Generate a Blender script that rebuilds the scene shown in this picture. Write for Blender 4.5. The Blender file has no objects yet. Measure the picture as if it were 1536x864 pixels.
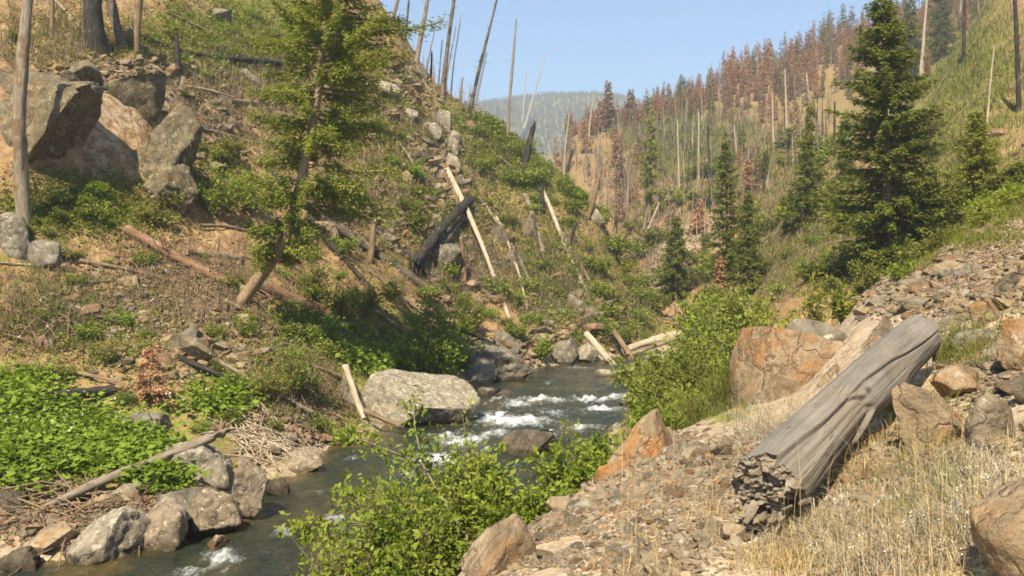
import bpy, bmesh, math, random
import numpy as np
from mathutils import Vector, Matrix

# ------------------------------------------------------------------ camera, sky, sun, exposure
scene = bpy.context.scene
COL = scene.collection
ZC, F, HY, CX = 6.0, 1330.0, 400.0, 768.0        # eye height above the water, focal length in photo px, horizon row, centre column
cam = bpy.data.cameras.new('camera'); camo = bpy.data.objects.new('camera', cam); COL.objects.link(camo)
cam.sensor_width = 36.0; cam.lens = 36.0 * F / 1536.0
cam.shift_y = -(432 - HY) / 1536.0
cam.clip_start = 0.1; cam.clip_end = 6000
camo.location = (0, 0, ZC); camo.rotation_euler = (math.pi / 2, 0, 0)
scene.camera = camo

SUN_EL, SUN_AZ = math.radians(49), math.radians(197)      # azimuth from +Y clockwise
S = Vector((math.sin(SUN_AZ) * math.cos(SUN_EL), math.cos(SUN_AZ) * math.cos(SUN_EL), math.sin(SUN_EL)))
world = bpy.data.worlds.new('World'); scene.world = world; world.use_nodes = True
wn = world.node_tree.nodes; wl = world.node_tree.links
sky = wn.new('ShaderNodeTexSky'); sky.sky_type = 'NISHITA'; sky.sun_disc = False
sky.sun_elevation = SUN_EL; sky.sun_rotation = SUN_AZ
sky.air_density = 1.0; sky.dust_density = 0.0; sky.ozone_density = 4.6; sky.altitude = 0
bgn = wn['Background']; bgn.inputs['Strength'].default_value = 0.092
wl.new(sky.outputs[0], bgn.inputs['Color'])
sl = bpy.data.lights.new('sun', 'SUN'); sl.energy = 5.0; sl.angle = math.radians(0.5); sl.color = (1.0, 0.88, 0.67)
so = bpy.data.objects.new('sun', sl); COL.objects.link(so)
so.rotation_euler = (-S).to_track_quat('-Z', 'Y').to_euler(); so.location = (-20, -20, 40)
vs = scene.view_settings
scene.display_settings.display_device = 'sRGB'
vs.view_transform = 'Standard'; vs.look = 'None'; vs.gamma = 1.0; vs.exposure = 1.14; vs.use_curve_mapping = False
scene.render.film_transparent = False
cy = scene.cycles
cy.use_denoising = True
cy.max_bounces = 7; cy.diffuse_bounces = 4; cy.glossy_bounces = 2; cy.transmission_bounces = 3; cy.transparent_max_bounces = 6; cy.volume_bounces = 0
cy.caustics_reflective = False; cy.caustics_refractive = False
cy.filter_width = 1.7
HAZE_DENSITY = 0.0006

rng = np.random.default_rng(11)
random.seed(11)

# ------------------------------------------------------------------ helpers: noise, meshes, tags
def _hash(ix, iy, iz, seed):
    h = (ix.astype(np.int64) * 374761393 + iy.astype(np.int64) * 668265263 + iz.astype(np.int64) * 2147483647 + seed * 974634777) & 0xffffffff
    h = ((h ^ (h >> 13)) * 1274126177) & 0xffffffff
    h = ((h ^ (h >> 16)) * 2246822519) & 0xffffffff
    return ((h ^ (h >> 15)) & 0xffffff) / float(0xffffff)

def vnoise(x, y, z=None, seed=0):
    x = np.asarray(x, float); y = np.asarray(y, float)
    ix = np.floor(x); iy = np.floor(y); fx = x - ix; fy = y - iy
    fx = fx * fx * (3 - 2 * fx); fy = fy * fy * (3 - 2 * fy)
    if z is None:
        iz = np.zeros_like(ix)
        a = _hash(ix, iy, iz, seed); b = _hash(ix + 1, iy, iz, seed); c = _hash(ix, iy + 1, iz, seed); d = _hash(ix + 1, iy + 1, iz, seed)
        return ((a * (1 - fx) + b * fx) * (1 - fy) + (c * (1 - fx) + d * fx) * fy) * 2 - 1
    z = np.asarray(z, float); iz = np.floor(z); fz = z - iz; fz = fz * fz * (3 - 2 * fz)
    r = 0
    for dz, wz in ((0, 1 - fz), (1, fz)):
        a = _hash(ix, iy, iz + dz, seed); b = _hash(ix + 1, iy, iz + dz, seed); c = _hash(ix, iy + 1, iz + dz, seed); d = _hash(ix + 1, iy + 1, iz + dz, seed)
        r = r + wz * ((a * (1 - fx) + b * fx) * (1 - fy) + (c * (1 - fx) + d * fx) * fy)
    return r * 2 - 1

def fbm(x, y, z=None, seed=0, octv=4):
    r = 0; a = 1.0; t = 0
    for k in range(octv):
        f = 2.03 ** k
        r = r + a * vnoise(x * f + 17.3 * k, y * f - 9.1 * k, None if z is None else z * f + 3.7 * k, seed + k); t += a; a *= 0.5
    return r / t

def sstep(a, b, x):
    t = np.clip((x - a) / (b - a), 0, 1); return t * t * (3 - 2 * t)

class MB:
    def __init__(s): s.V = []; s.Fc = []; s.M = []; s.A = []; s.n = 0; s.SM = []
    def add(s, v, f, mat=0, var=None, smooth=True):
        v = np.asarray(v, float).reshape(-1, 3); f = np.asarray(f, np.int64)
        if len(f) == 0: return
        s.V.append(v); s.Fc.append(f + s.n); s.n += len(v)
        s.M.append(np.full(len(f), mat, np.int32)); s.SM.append(np.full(len(f), smooth, bool))
        s.A.append(np.full(len(f), 0.5) if var is None else np.broadcast_to(np.asarray(var, float), (len(f),)))
    def tube(s, path, rad, sides=8, mat=0, var=None, cap=True, rough=0.0, seed=0):
        P = np.asarray(path, float); n = len(P); R = np.broadcast_to(np.asarray(rad, float), (n,))
        T = np.gradient(P, axis=0); T /= np.linalg.norm(T, axis=1)[:, None] + 1e-9
        ref = np.array([0, 0, 1.0]) if abs(T[:, 2].mean()) < 0.8 else np.array([1.0, 0, 0])
        U = np.cross(ref[None], T); U /= np.linalg.norm(U, axis=1)[:, None] + 1e-9
        W = np.cross(T, U)
        a = np.linspace(0, 2 * np.pi, sides, endpoint=False)
        rr = R[:, None] * np.ones((1, sides))
        if rough > 0:
            ii, jj = np.meshgrid(np.arange(n), np.arange(sides), indexing='ij')
            rr = rr * (1 + rough * vnoise(ii * 0.35 + 5.1, np.cos(a)[None] * 2.2 + seed, np.sin(a)[None] * 2.2 + 0 * ii, seed) + 0.5 * rough * vnoise(ii * 1.1, np.cos(a)[None] * 5 + seed, np.sin(a)[None] * 5 + 0 * ii, seed + 3))
        V = P[:, None] + rr[..., None] * (np.cos(a)[None, :, None] * U[:, None] + np.sin(a)[None, :, None] * W[:, None])
        idx = np.arange(n * sides).reshape(n, sides); nx = np.roll(idx, -1, 1)
        Q = np.stack([idx[:-1], nx[:-1], nx[1:], idx[1:]], -1).reshape(-1, 4)
        V = V.reshape(-1, 3)
        s.add(V, Q, mat, var)
        if cap:
            for k, flip in ((0, 1), (n - 1, 0)):
                ring = V[k * sides:(k + 1) * sides]; c = ring.mean(0)
                vv = np.vstack([ring, c]); j = np.arange(sides); jn = (j + 1) % sides
                tri = np.stack([jn, j, np.full(sides, sides)], -1) if flip else np.stack([j, jn, np.full(sides, sides)], -1)
                s.add(vv, tri, mat, var, False)
    def build(s, name, mats, parent=None):
        me = bpy.data.meshes.new(name)
        if s.n:
            V = np.vstack(s.V); me.vertices.add(len(V)); me.vertices.foreach_set('co', V.ravel())
            lt = np.concatenate([np.full(len(f), f.shape[1]) for f in s.Fc]); li = np.concatenate([f.ravel() for f in s.Fc])
            me.loops.add(len(li)); me.loops.foreach_set('vertex_index', li.astype(np.int32))
            me.polygons.add(len(lt)); st = np.concatenate([[0], np.cumsum(lt)[:-1]])
            me.polygons.foreach_set('loop_start', st.astype(np.int32)); me.polygons.foreach_set('loop_total', lt.astype(np.int32))
            me.polygons.foreach_set('material_index', np.concatenate(s.M)); me.polygons.foreach_set('use_smooth', np.concatenate(s.SM))
            at_ = me.attributes.new('var', 'FLOAT', 'FACE'); at_.data.foreach_set('value', np.concatenate(s.A).astype(np.float32))
            me.update(calc_edges=True)
        for m in (mats if isinstance(mats, (list, tuple)) else [mats]): me.materials.append(m)
        o = bpy.data.objects.new(name, me); COL.objects.link(o)
        if parent: o.parent = parent
        return o

def tag(o, label=None, cat=None, group=None, kind=None):
    if label: o['label'] = label
    if cat: o['category'] = cat
    if group: o['group'] = group
    if kind: o['kind'] = kind
    return o

def empty(name, loc=(0, 0, 0), rz=0):
    o = bpy.data.objects.new(name, None); o.empty_display_size = 0.3; COL.objects.link(o)
    o.location = loc; o.rotation_euler = (0, 0, rz); return o

def dup(root):
    r = root.copy(); COL.objects.link(r)
    for ch in list(root.children):
        c = ch.copy(); COL.objects.link(c); c.parent = r
    return r

def at(px, py, Y):
    return np.array([(px - CX) / F * Y, Y, ZC + (HY - py) / F * Y])

# ------------------------------------------------------------------ materials
def nmat(name):
    m = bpy.data.materials.new(name); m.use_nodes = True
    nt = m.node_tree; nt.nodes.clear(); return m, nt.nodes, nt.links
def node(nn, t, **kw):
    n = nn.new(t)
    for k, v in kw.items():
        if k in n.inputs: n.inputs[k].default_value = v
        else: setattr(n, k, v)
    return n
def ramp(nn, ll, src, stops):
    r = nn.new('ShaderNodeValToRGB'); e = r.color_ramp.elements
    while len(e) < len(stops): e.new(0.5)
    for el, (p, c) in zip(e, stops):
        el.position = p; el.color = (c[0], c[1], c[2], 1) if len(c) > 2 else (c[0],) * 3 + (1,)
    if src: ll.new(src, r.inputs[0])
    return r.outputs[0]
def mixc(nn, ll, fac, a, b, bt='MIX'):
    m = nn.new('ShaderNodeMix'); m.data_type = 'RGBA'; m.blend_type = bt
    for inp, v in ((m.inputs[0], fac), (m.inputs[6], a), (m.inputs[7], b)):
        if hasattr(v, 'is_linked') or hasattr(v, 'links'): ll.new(v, inp)
        elif isinstance(v, tuple): inp.default_value = (*v, 1)
        else: inp.default_value = v
    return m.outputs[2]
def mth(nn, ll, op, a, b=None, clamp=False):
    m = nn.new('ShaderNodeMath'); m.operation = op; m.use_clamp = clamp
    for i, v in enumerate((a, b)):
        if v is None: continue
        if isinstance(v, (int, float)): m.inputs[i].default_value = v
        else: ll.new(v, m.inputs[i])
    return m.outputs[0]
def noise(nn, ll, vec, scale, detail=5, rough=0.6, dist=0.0):
    n = nn.new('ShaderNodeTexNoise'); n.inputs['Scale'].default_value = scale; n.inputs['Detail'].default_value = detail
    n.inputs['Roughness'].default_value = rough; n.inputs['Distortion'].default_value = dist
    if vec is not None: ll.new(vec, n.inputs['Vector'])
    return n.outputs['Fac']
def objvec(nn, ll):
    tc = nn.new('ShaderNodeTexCoord'); oi = nn.new('ShaderNodeObjectInfo')
    ad = nn.new('ShaderNodeVectorMath'); ad.operation = 'ADD'
    sc = nn.new('ShaderNodeVectorMath'); sc.operation = 'SCALE'; sc.inputs[3].default_value = 37.0
    ll.new(oi.outputs['Random'], sc.inputs[0]); ll.new(tc.outputs['Object'], ad.inputs[0]); ll.new(sc.outputs[0], ad.inputs[1])
    return ad.outputs[0], oi.outputs['Random']
def finish(nn, ll, col, rough=0.85, bump=None, bstr=0.5, bdist=0.02, spec=0.25):
    p = nn.new('ShaderNodeBsdfPrincipled'); o = nn.new('ShaderNodeOutputMaterial')
    if isinstance(col, tuple): p.inputs['Base Color'].default_value = (*col, 1)
    else: ll.new(col, p.inputs['Base Color'])
    p.inputs['Specular IOR Level'].default_value = spec
    if isinstance(rough, (int, float)): p.inputs['Roughness'].default_value = rough
    else: ll.new(rough, p.inputs['Roughness'])
    if bump is not None:
        b = nn.new('ShaderNodeBump'); b.inputs['Strength'].default_value = bstr; b.inputs['Distance'].default_value = bdist
        ll.new(bump, b.inputs['Height']); ll.new(b.outputs[0], p.inputs['Normal'])
    ll.new(p.outputs[0], o.inputs['Surface']); return p

def rock_mat(name, dark, mid, light, lichen=None, lich_at=0.62, scale=1.0, rust=None, rust_at=0.55, bd=0.04):
    m, nn, ll = nmat(name); v, r = objvec(nn, ll)
    n1 = noise(nn, ll, v, 1.6 * scale, 7, 0.65); n2 = noise(nn, ll, v, 6.5 * scale, 6, 0.7); n3 = noise(nn, ll, v, 28 * scale, 4, 0.7)
    c = ramp(nn, ll, n1, [(0.3, dark), (0.5, mid), (0.68, light)])
    if rust:
        nr = noise(nn, ll, v, 1.1 * scale, 5, 0.6, 0.6)
        c = mixc(nn, ll, ramp(nn, ll, nr, [(rust_at - 0.06, (0, 0, 0)), (rust_at + 0.08, (1, 1, 1))]), c, rust)
    if lichen:
        nl = noise(nn, ll, v, 4.2 * scale, 9, 0.72)
        c = mixc(nn, ll, ramp(nn, ll, nl, [(lich_at - 0.03, (0, 0, 0)), (lich_at + 0.04, (1, 1, 1))]), c, lichen)
    c = mixc(nn, ll, 0.75, c, ramp(nn, ll, n2, [(0.25, (0.55, 0.53, 0.5)), (0.55, (1, 1, 1)), (0.8, (1.25, 1.22, 1.15))]), 'MULTIPLY')
    c = mixc(nn, ll, 0.5, c, ramp(nn, ll, n3, [(0.3, (0.6, 0.6, 0.6)), (0.6, (1.1, 1.1, 1.1))]), 'MULTIPLY')
    wv = nn.new('ShaderNodeVectorMath'); wv.operation = 'ADD'; nz = nn.new('ShaderNodeTexNoise'); nz.inputs['Scale'].default_value = 1.4 * scale; nz.inputs['Detail'].default_value = 4; ll.new(v, nz.inputs['Vector']); ll.new(v, wv.inputs[0]); ll.new(nz.outputs['Color'], wv.inputs[1])
    vo = nn.new('ShaderNodeTexVoronoi'); vo.feature = 'DISTANCE_TO_EDGE'; vo.inputs['Scale'].default_value = 0.85 * scale; ll.new(wv.outputs[0], vo.inputs['Vector'])
    fr_ = ramp(nn, ll, vo.outputs['Distance'], [(0.0, (0.22, 0.2, 0.18)), (0.022, (0.8, 0.8, 0.8)), (0.04, (1, 1, 1))])
    c = mixc(nn, ll, ramp(nn, ll, n1, [(0.42, (0, 0, 0)), (0.56, (0.85, 0.85, 0.85))]), c, mixc(nn, ll, 1.0, c, fr_, 'MULTIPLY'))
    gp = nn.new('ShaderNodeNewGeometry'); sz = nn.new('ShaderNodeSeparateXYZ'); ll.new(gp.outputs['Position'], sz.inputs[0])
    wet = ramp(nn, ll, mth(nn, ll, 'ADD', sz.outputs[2], mth(nn, ll, 'MULTIPLY', mth(nn, ll, 'SUBTRACT', n2, .5), .25)), [(.10, (.85, .85, .85)), (.22, (0, 0, 0))])
    c = mixc(nn, ll, wet, c, mixc(nn, ll, 1.0, c, (.36, .32, .27), 'MULTIPLY'))
    h = mth(nn, ll, 'ADD', mth(nn, ll, 'ADD', n2, mth(nn, ll, 'MULTIPLY', n3, 0.45)), mth(nn, ll, 'MULTIPLY', mth(nn, ll, 'MINIMUM', vo.outputs['Distance'], 0.05), 8.0))
    finish(nn, ll, c, 0.9, h, 0.9, bd, 0.15); return m

M = {}
M['rock_grey'] = rock_mat('grey_lichen_rock', (0.075, 0.064, 0.046), (0.165, 0.143, 0.104), (0.25, 0.22, 0.165), (0.40, 0.375, 0.295), 0.60, 1.0)
M['rock_lichen'] = rock_mat('lichen_speckled_rock', (0.15, 0.125, 0.09), (0.25, 0.215, 0.155), (0.33, 0.285, 0.21), (0.45, 0.41, 0.32), 0.56, 1.5)
M['rock_rust'] = rock_mat('reddish_rubble', (0.11, 0.065, 0.035), (0.22, 0.14, 0.08), (0.32, 0.22, 0.14), None, 0.6, 2.0)
M['rock_cliff'] = rock_mat('cliff_rock', (0.05, 0.040, 0.024), (0.135, 0.108, 0.066), (0.23, 0.19, 0.122), (0.34, 0.30, 0.21), 0.60, 1.2, (0.20, 0.115, 0.045), 0.64)
M['rock_pale'] = rock_mat('pale_rock', (0.14, 0.115, 0.08), (0.26, 0.22, 0.16), (0.35, 0.305, 0.23), (0.52, 0.48, 0.39), 0.60, 1.2)
M['rock_orange'] = rock_mat('orange_rock', (0.13, 0.092, 0.055), (0.25, 0.18, 0.11), (0.34, 0.26, 0.165), (0.42, 0.36, 0.27), 0.64, 1.8, (0.33, 0.165, 0.06), 0.55)
M['rock_tan'] = rock_mat('tan_rock', (0.15, 0.11, 0.068), (0.28, 0.21, 0.13), (0.37, 0.29, 0.19), (0.55, 0.49, 0.39), 0.68, 2.0, (0.34, 0.19, 0.08), 0.62)
M['rock_slate'] = rock_mat('slate_rock', (0.115, 0.093, 0.066), (0.235, 0.19, 0.13), (0.33, 0.27, 0.19), None, 0.6, 2.5, (0.31, 0.20, 0.105), 0.66)
M['rock_dark'] = rock_mat('wet_dark_rock', (0.04, 0.033, 0.023), (0.09, 0.074, 0.050), (0.155, 0.125, 0.085), (0.33, 0.30, 0.24), 0.68, 1.3)
M['rock_white'] = rock_mat('stained_rock', (0.13, 0.10, 0.068), (0.24, 0.19, 0.13), (0.32, 0.265, 0.185), (0.66, 0.61, 0.52), 0.62, 1.9)

def wood_mat(name, dark, mid, light, lscale=1.0, bd=0.01, axis=(9, 9, 0.9), patch=None, patch_at=0.6):
    m, nn, ll = nmat(name); v, r = objvec(nn, ll)
    mp = nn.new('ShaderNodeMapping'); mp.inputs['Scale'].default_value = tuple(a * lscale for a in axis); ll.new(v, mp.inputs[0])
    n1 = noise(nn, ll, mp.outputs[0], 2.0, 7, 0.65); n2 = noise(nn, ll, v, 1.2 * lscale, 4, 0.6)
    c = ramp(nn, ll, n1, [(0.28, dark), (0.5, mid), (0.72, light)])
    if patch:
        c = mixc(nn, ll, ramp(nn, ll, n2, [(patch_at - 0.04, (0, 0, 0)), (patch_at + 0.04, (1, 1, 1))]), c, patch)
    c = mixc(nn, ll, 0.6, c, ramp(nn, ll, n2, [(0.3, (0.7, 0.68, 0.65)), (0.65, (1.15, 1.13, 1.1))]), 'MULTIPLY')
    finish(nn, ll, c, 0.85, n1, 0.9, bd, 0.2); return m
M['wood_grey'] = wood_mat('weathered_wood', (0.085, 0.066, 0.045), (0.20, 0.163, 0.118), (0.32, 0.27, 0.20), patch=(0.13, 0.085, 0.05), patch_at=0.58)
M['wood_pale'] = wood_mat('bleached_wood', (0.20, 0.155, 0.105), (0.36, 0.295, 0.21), (0.47, 0.40, 0.30))
M['wood_tan'] = wood_mat('tan_bark', (0.10, 0.068, 0.040), (0.235, 0.165, 0.10), (0.34, 0.255, 0.165))
M['wood_brown'] = wood_mat('brown_bark', (0.07, 0.046, 0.027), (0.17, 0.118, 0.070), (0.29, 0.21, 0.135))
M['wood_rust'] = wood_mat('red_rotten_wood', (0.075, 0.042, 0.023), (0.17, 0.095, 0.052), (0.29, 0.195, 0.125), patch=(0.22, 0.17, 0.12), patch_at=0.55)
M['wood_char'] = wood_mat('charred_wood', (0.010, 0.009, 0.008), (0.028, 0.024, 0.019), (0.095, 0.08, 0.062), patch=(0.10, 0.082, 0.06), patch_at=0.66)
M['wood_char_grey'] = wood_mat('half_charred_wood', (0.03, 0.025, 0.018), (0.12, 0.096, 0.068), (0.25, 0.205, 0.15), patch=(0.035, 0.03, 0.024), patch_at=0.56)
M['twig'] = wood_mat('twig_bark', (0.10, 0.075, 0.05), (0.18, 0.14, 0.095), (0.26, 0.21, 0.15))

def leaf_mat(name, a, b, c=None, trans=0.35, rough=0.55, pos=0.6):
    m, nn, ll = nmat(name)
    at_ = nn.new('ShaderNodeAttribute'); at_.attribute_name = 'var'
    geo = nn.new('ShaderNodeNewGeometry'); oi = nn.new('ShaderNodeObjectInfo')
    n = noise(nn, ll, geo.outputs['Position'], pos, 3, 0.6)
    f = mth(nn, ll, 'ADD', mth(nn, ll, 'MULTIPLY', at_.outputs['Fac'], 0.55), mth(nn, ll, 'MULTIPLY', n, 0.45))
    f = mth(nn, ll, 'ADD', f, mth(nn, ll, 'MULTIPLY', mth(nn, ll, 'SUBTRACT', oi.outputs['Random'], 0.5), 0.18))
    stops = [(0.2, a), (0.75, b)] + ([(0.93, c)] + [(0.985, (0.30, 0.20, 0.085))] if c else [])
    col = ramp(nn, ll, f, stops)
    p = nn.new('ShaderNodeBsdfPrincipled'); p.inputs['Roughness'].default_value = rough; p.inputs['Specular IOR Level'].default_value = 0.2
    t = nn.new('ShaderNodeBsdfTranslucent'); mx = nn.new('ShaderNodeMixShader'); mx.inputs[0].default_value = trans
    o = nn.new('ShaderNodeOutputMaterial')
    ll.new(col, p.inputs['Base Color']); ll.new(mixc(nn, ll, 0.5, col, (1.1, 1.15, 0.45), 'MULTIPLY'), t.inputs['Color'])
    ll.new(p.outputs[0], mx.inputs[1]); ll.new(t.outputs[0], mx.inputs[2]); ll.new(mx.outputs[0], o.inputs['Surface'])
    return m
M['lf_alder'] = leaf_mat('alder_leaf', (0.12, 0.165, 0.018), (0.235, 0.285, 0.034), (0.34, 0.355, 0.065), 0.4)
M['lf_willow'] = leaf_mat('willow_leaf', (0.13, 0.16, 0.024), (0.25, 0.28, 0.045), (0.37, 0.36, 0.1), 0.4)
M['lf_yellow'] = leaf_mat('yellow_willow_leaf', (0.19, 0.20, 0.032), (0.34, 0.33, 0.055), (0.46, 0.43, 0.12), 0.4)
M['lf_olive'] = leaf_mat('olive_shrub_leaf', (0.1, 0.115, 0.018), (0.2, 0.205, 0.035), (0.31, 0.28, 0.07), 0.35)
M['lf_thimble'] = leaf_mat('broad_leaf', (0.13, 0.19, 0.018), (0.24, 0.325, 0.035), (0.34, 0.4, 0.06), 0.4)
M['lf_fir'] = leaf_mat('fir_needles', (0.11, 0.132, 0.021), (0.22, 0.235, 0.042), (0.34, 0.315, 0.07), 0.45)
M['lf_fir_warm'] = leaf_mat('yellowish_fir_needles', (0.15, 0.17, 0.02), (0.3, 0.315, 0.045), (0.42, 0.4, 0.08), 0.45)  # lighter, yellower needle green than lf_fir
M['lf_conifer'] = leaf_mat('light_conifer_needles', (0.135, 0.165, 0.022), (0.26, 0.29, 0.045), (0.38, 0.37, 0.075), 0.45)
M['lf_red'] = leaf_mat('rust_needles', (0.30, 0.165, 0.09), (0.52, 0.285, 0.155), (0.64, 0.41, 0.24), 0.2)
M['lf_redgrey'] = leaf_mat('dull_brown_needles', (0.24, 0.165, 0.115), (0.4, 0.27, 0.185), (0.52, 0.37, 0.26), 0.2)
M['lf_dry'] = leaf_mat('straw_blade', (0.34, 0.24, 0.10), (0.53, 0.41, 0.20), (0.68, 0.58, 0.35), 0.3)
M['lf_grass'] = leaf_mat('green_blade', (0.11, 0.125, 0.026), (0.215, 0.215, 0.052), (0.38, 0.33, 0.12), 0.3)
M['lf_grey'] = leaf_mat('bleached_stalk', (0.28, 0.235, 0.17), (0.44, 0.385, 0.285), (0.60, 0.55, 0.45), 0.15)
M['lf_brush'] = leaf_mat('dead_brush', (0.13, 0.095, 0.062), (0.23, 0.175, 0.115), (0.34, 0.27, 0.185), 0.1)
M['flower'] = leaf_mat('white_flower_head', (0.62, 0.58, 0.46), (0.78, 0.75, 0.66), None, 0.2)

# ------------------------------------------------------------------ terrain: height table over (bearing, distance), then a mesh
def p(py, Y): return (Y, ZC + (HY - py) / F * Y)
def drop(Y, z, floor=4.0):                       # the far side of the spur, falling to the valley floor behind it
    Y2 = Y + (z - floor) / 0.85 + 2
    return [(Y + 4, z - 1.8), (Y2, floor), (max(Y2 + 20, 165), floor + 1)]
FARL = [(400, 10), (700, 50), (1000, 140), (1250, 225)]
def far(py, Y=1500): return FARL + [p(py + 9, Y), (1750, 200), (2300, 100)]
NEARL = [(0.9, 4.3), (2, 4.2), (6, 2.9), (10, .8)]
cols = {}
cols[-650] = NEARL + [(12, -.4), (13.5, -.4), (15, .3), (18, 1.2), (21, 3.5), (24, 8), (30, 15), (40, 26), (70, 52), (110, 78), (130, 70)] + FARL
cols[-250] = NEARL + [(12, -.4), (14.5, -.4), (16, .3), (19, 1.1), (23, 2.2), (27, 5), (31, 9), (36, 15), (45, 23), (70, 44), (110, 72), (130, 66)] + FARL
cols[0] = NEARL + [(12.5, -.4), (17, -.4), (18.2, .2), p(740, 20.5), p(620, 25), p(540, 28), p(450, 31), p(400, 32.5), p(330, 34), p(270, 35), p(100, 37.2), p(60, 41), p(0, 46), p(-150, 62), p(-400, 100), (125, 58)] + FARL
cols[100] = NEARL + [(12.5, -.4), (17.5, -.4), (18.7, .3), p(740, 21), p(650, 24.5), p(560, 28), p(450, 32), p(380, 34.5), p(300, 36.5), p(260, 37.2), p(110, 39.5), p(70, 43), p(0, 49), p(-150, 66), p(-400, 105), (125, 62)] + FARL
cols[200] = NEARL + [(13, -.4), (18.5, -.4), p(790, 19.5), p(700, 22.5), p(640, 25), p(560, 28.5), p(450, 33), p(380, 36), p(320, 38), p(160, 41.5), p(80, 46.5), p(0, 54), p(-150, 72), p(-400, 112), (128, 60)] + FARL
cols[300] = NEARL + [(13.5, -.4), (20, -.4), p(770, 20.8), p(700, 23.5), p(640, 26), p(560, 29.5), p(460, 34), p(380, 38), p(300, 41.5), p(200, 46.5), p(100, 54), p(0, 63), p(-150, 82), p(-330, 115), (135, 55)] + FARL
cols[400] = NEARL + [(14.5, -.4), (23.5, -.4), p(700, 25.4), p(640, 27.5), p(580, 30), p(480, 35), p(400, 39.5), p(300, 45.5), p(200, 52.5), p(100, 61.5), p(0, 72), p(-150, 90), p(-230, 108), (125, 48)] + FARL
cols[500] = [(0.9, 4.3), (2, 4.2), (4, 4.0), (6, 3.3), (10, 1.7), (14, .3), (15.5, -.4), (28, -.4), p(665, 30), p(630, 31.5), p(570, 34.5), p(480, 40), p(400, 45.5), p(300, 53), p(200, 61), p(100, 71), p(0, 83), p(-90, 98)] + drop(*p(-90, 98)) + far(175)
cols[600] = [(0.9, 4.3), (2, 4.25), (4, 4.1), (6, 3.5), (10, 2), (15, .3), (17, -.4), (33, -.4), (35, .1), p(600, 37), p(560, 40), p(480, 45), p(400, 51), p(300, 59.5), p(200, 69), p(110, 83), p(48, 95)] + drop(*p(48, 95)) + far(168)
cols[640] = [(0.9, 4.3), (2, 4.25), (4, 4.15), (5.4, 3.9), (10, 2.1), (15.5, .3), (18, -.4), (36, -.4), (39, .0), p(590, 41), p(550, 44), p(480, 48.5), p(400, 55), p(300, 64), p(200, 75), p(150, 84), p(114, 95)] + drop(*p(114, 95)) + far(164)
cols[700] = [(0.9, 4.35), (2, 4.3), (4, 4.2), p(864, 5.6), (6.2, 3.93), (10, 2.3), (16, .5), (19, -.4), (41, -.4), (44, -.3), p(570, 46.5), p(540, 48.5), p(480, 53), p(400, 60), p(300, 70), p(210, 84), p(162, 95)] + drop(*p(162, 95)) + far(160)
cols[760] = [(0.9, 4.35), (2, 4.33), (4.5, 4.25), p(815, 6.4), (7.1, 3.85), (11, 2.3), (17, .6), (21, -.4), (47, -.4), p(560, 49.8), p(520, 52), p(460, 57), p(400, 63), p(300, 75), p(240, 85), p(188, 95)] + drop(*p(188, 95)) + far(148)
cols[812] = [(0.9, 4.37), (2, 4.35), (5, 4.25), p(770, 7.3), (8.0, 3.75), (12, 2.3), (18, .7), (23.5, -.4), (51, -.4), p(548, 53.8), p(510, 56), p(450, 61), p(400, 66), p(320, 75), p(240, 90)] + drop(*p(240, 90)) + far(141)
cols[850] = [(0.9, 4.37), (2, 4.35), (5, 4.28), p(748, 7.9), (8.6, 3.75), (13, 2.3), (20, .8), (26.5, -.4), (52, -.4), p(545, 55), p(500, 58), p(450, 62), p(400, 67), p(330, 76), p(273, 88), (93, 12.5), (103, 5), (135, 7), (170, 18), p(200, 240), p(192, 262), (285, 38)] + far(139)
cols[900] = [(0.9, 4.38), (2, 4.36), (5, 4.32), p(718, 8.6), (9.3, 3.7), (14, 2.3), (22, .9), (30, -.4), (55, -.4), p(538, 57.5), p(490, 61), p(420, 68), p(360, 77), p(320, 86), (91, 9), (98, 5), (125, 7), p(310, 150), p(250, 195), p(205, 235), p(184, 262), (290, 38)] + far(139)
cols[927] = [(0.9, 4.38), (2, 4.36), (5, 4.34), p(704, 9.0), (9.8, 3.7), (14.5, 2.3), (23, .95), (33, .1), (35, -.4), (57, -.4), p(533, 59.5), p(490, 63), p(440, 70), p(379, 82), (87, 5.5), (94, 3.5), (115, 6), p(320, 140), p(250, 190), p(200, 240), p(178, 265), (295, 40)] + far(141)
cols[954] = [(0.9, 4.38), (2, 4.36), (5, 4.36), (8, 4.1), p(688, 9.5), (10.3, 3.7), (15, 2.3), (24, 1), (34, .35), (42, -.1), (48, -.4), (60, -.4), p(528, 62), p(480, 67), p(445, 77), (80, 2.6), (90, 3.2), (105, 6.5), p(330, 130), p(250, 185), p(195, 245), p(170, 270), (300, 42)] + far(150)
cols[1000] = [(0.9, 4.38), (2, 4.37), (5, 4.4), (8, 4.2), p(650, 10.5), (11.5, 3.7), (16, 2.4), (26, 1.2), (38, .6), (52, .3), (57, -.3), (61.5, -.4), p(520, 65), p(500, 69), p(470, 74), p(440, 80), p(400, 92), p(340, 115), p(280, 150), p(230, 195), p(190, 240), p(158, 290), (330, 50)] + far(170)
cols[1100] = [(0.9, 4.38), (2, 4.38), (5, 4.45), (8, 4.3), p(610, 11), (14, 3.1), (20, 1.8), (28, 1.1), (38, .9), (50, 1.2), p(480, 62), p(440, 71), p(400, 80), p(330, 104), p(270, 140), p(200, 195), p(150, 260), p(122, 325), (370, 60)] + FARL
cols[1200] = [(0.9, 4.4), (2, 4.4), (5, 4.55), (9, 4.55), (12, 4.5), (15, 3.9), (22, 2.8), (32, 2.4), p(450, 45), p(400, 54), p(340, 67), p(300, 77), p(250, 100), p(200, 150), p(150, 220), p(90, 335), (380, 65)] + FARL
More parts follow.
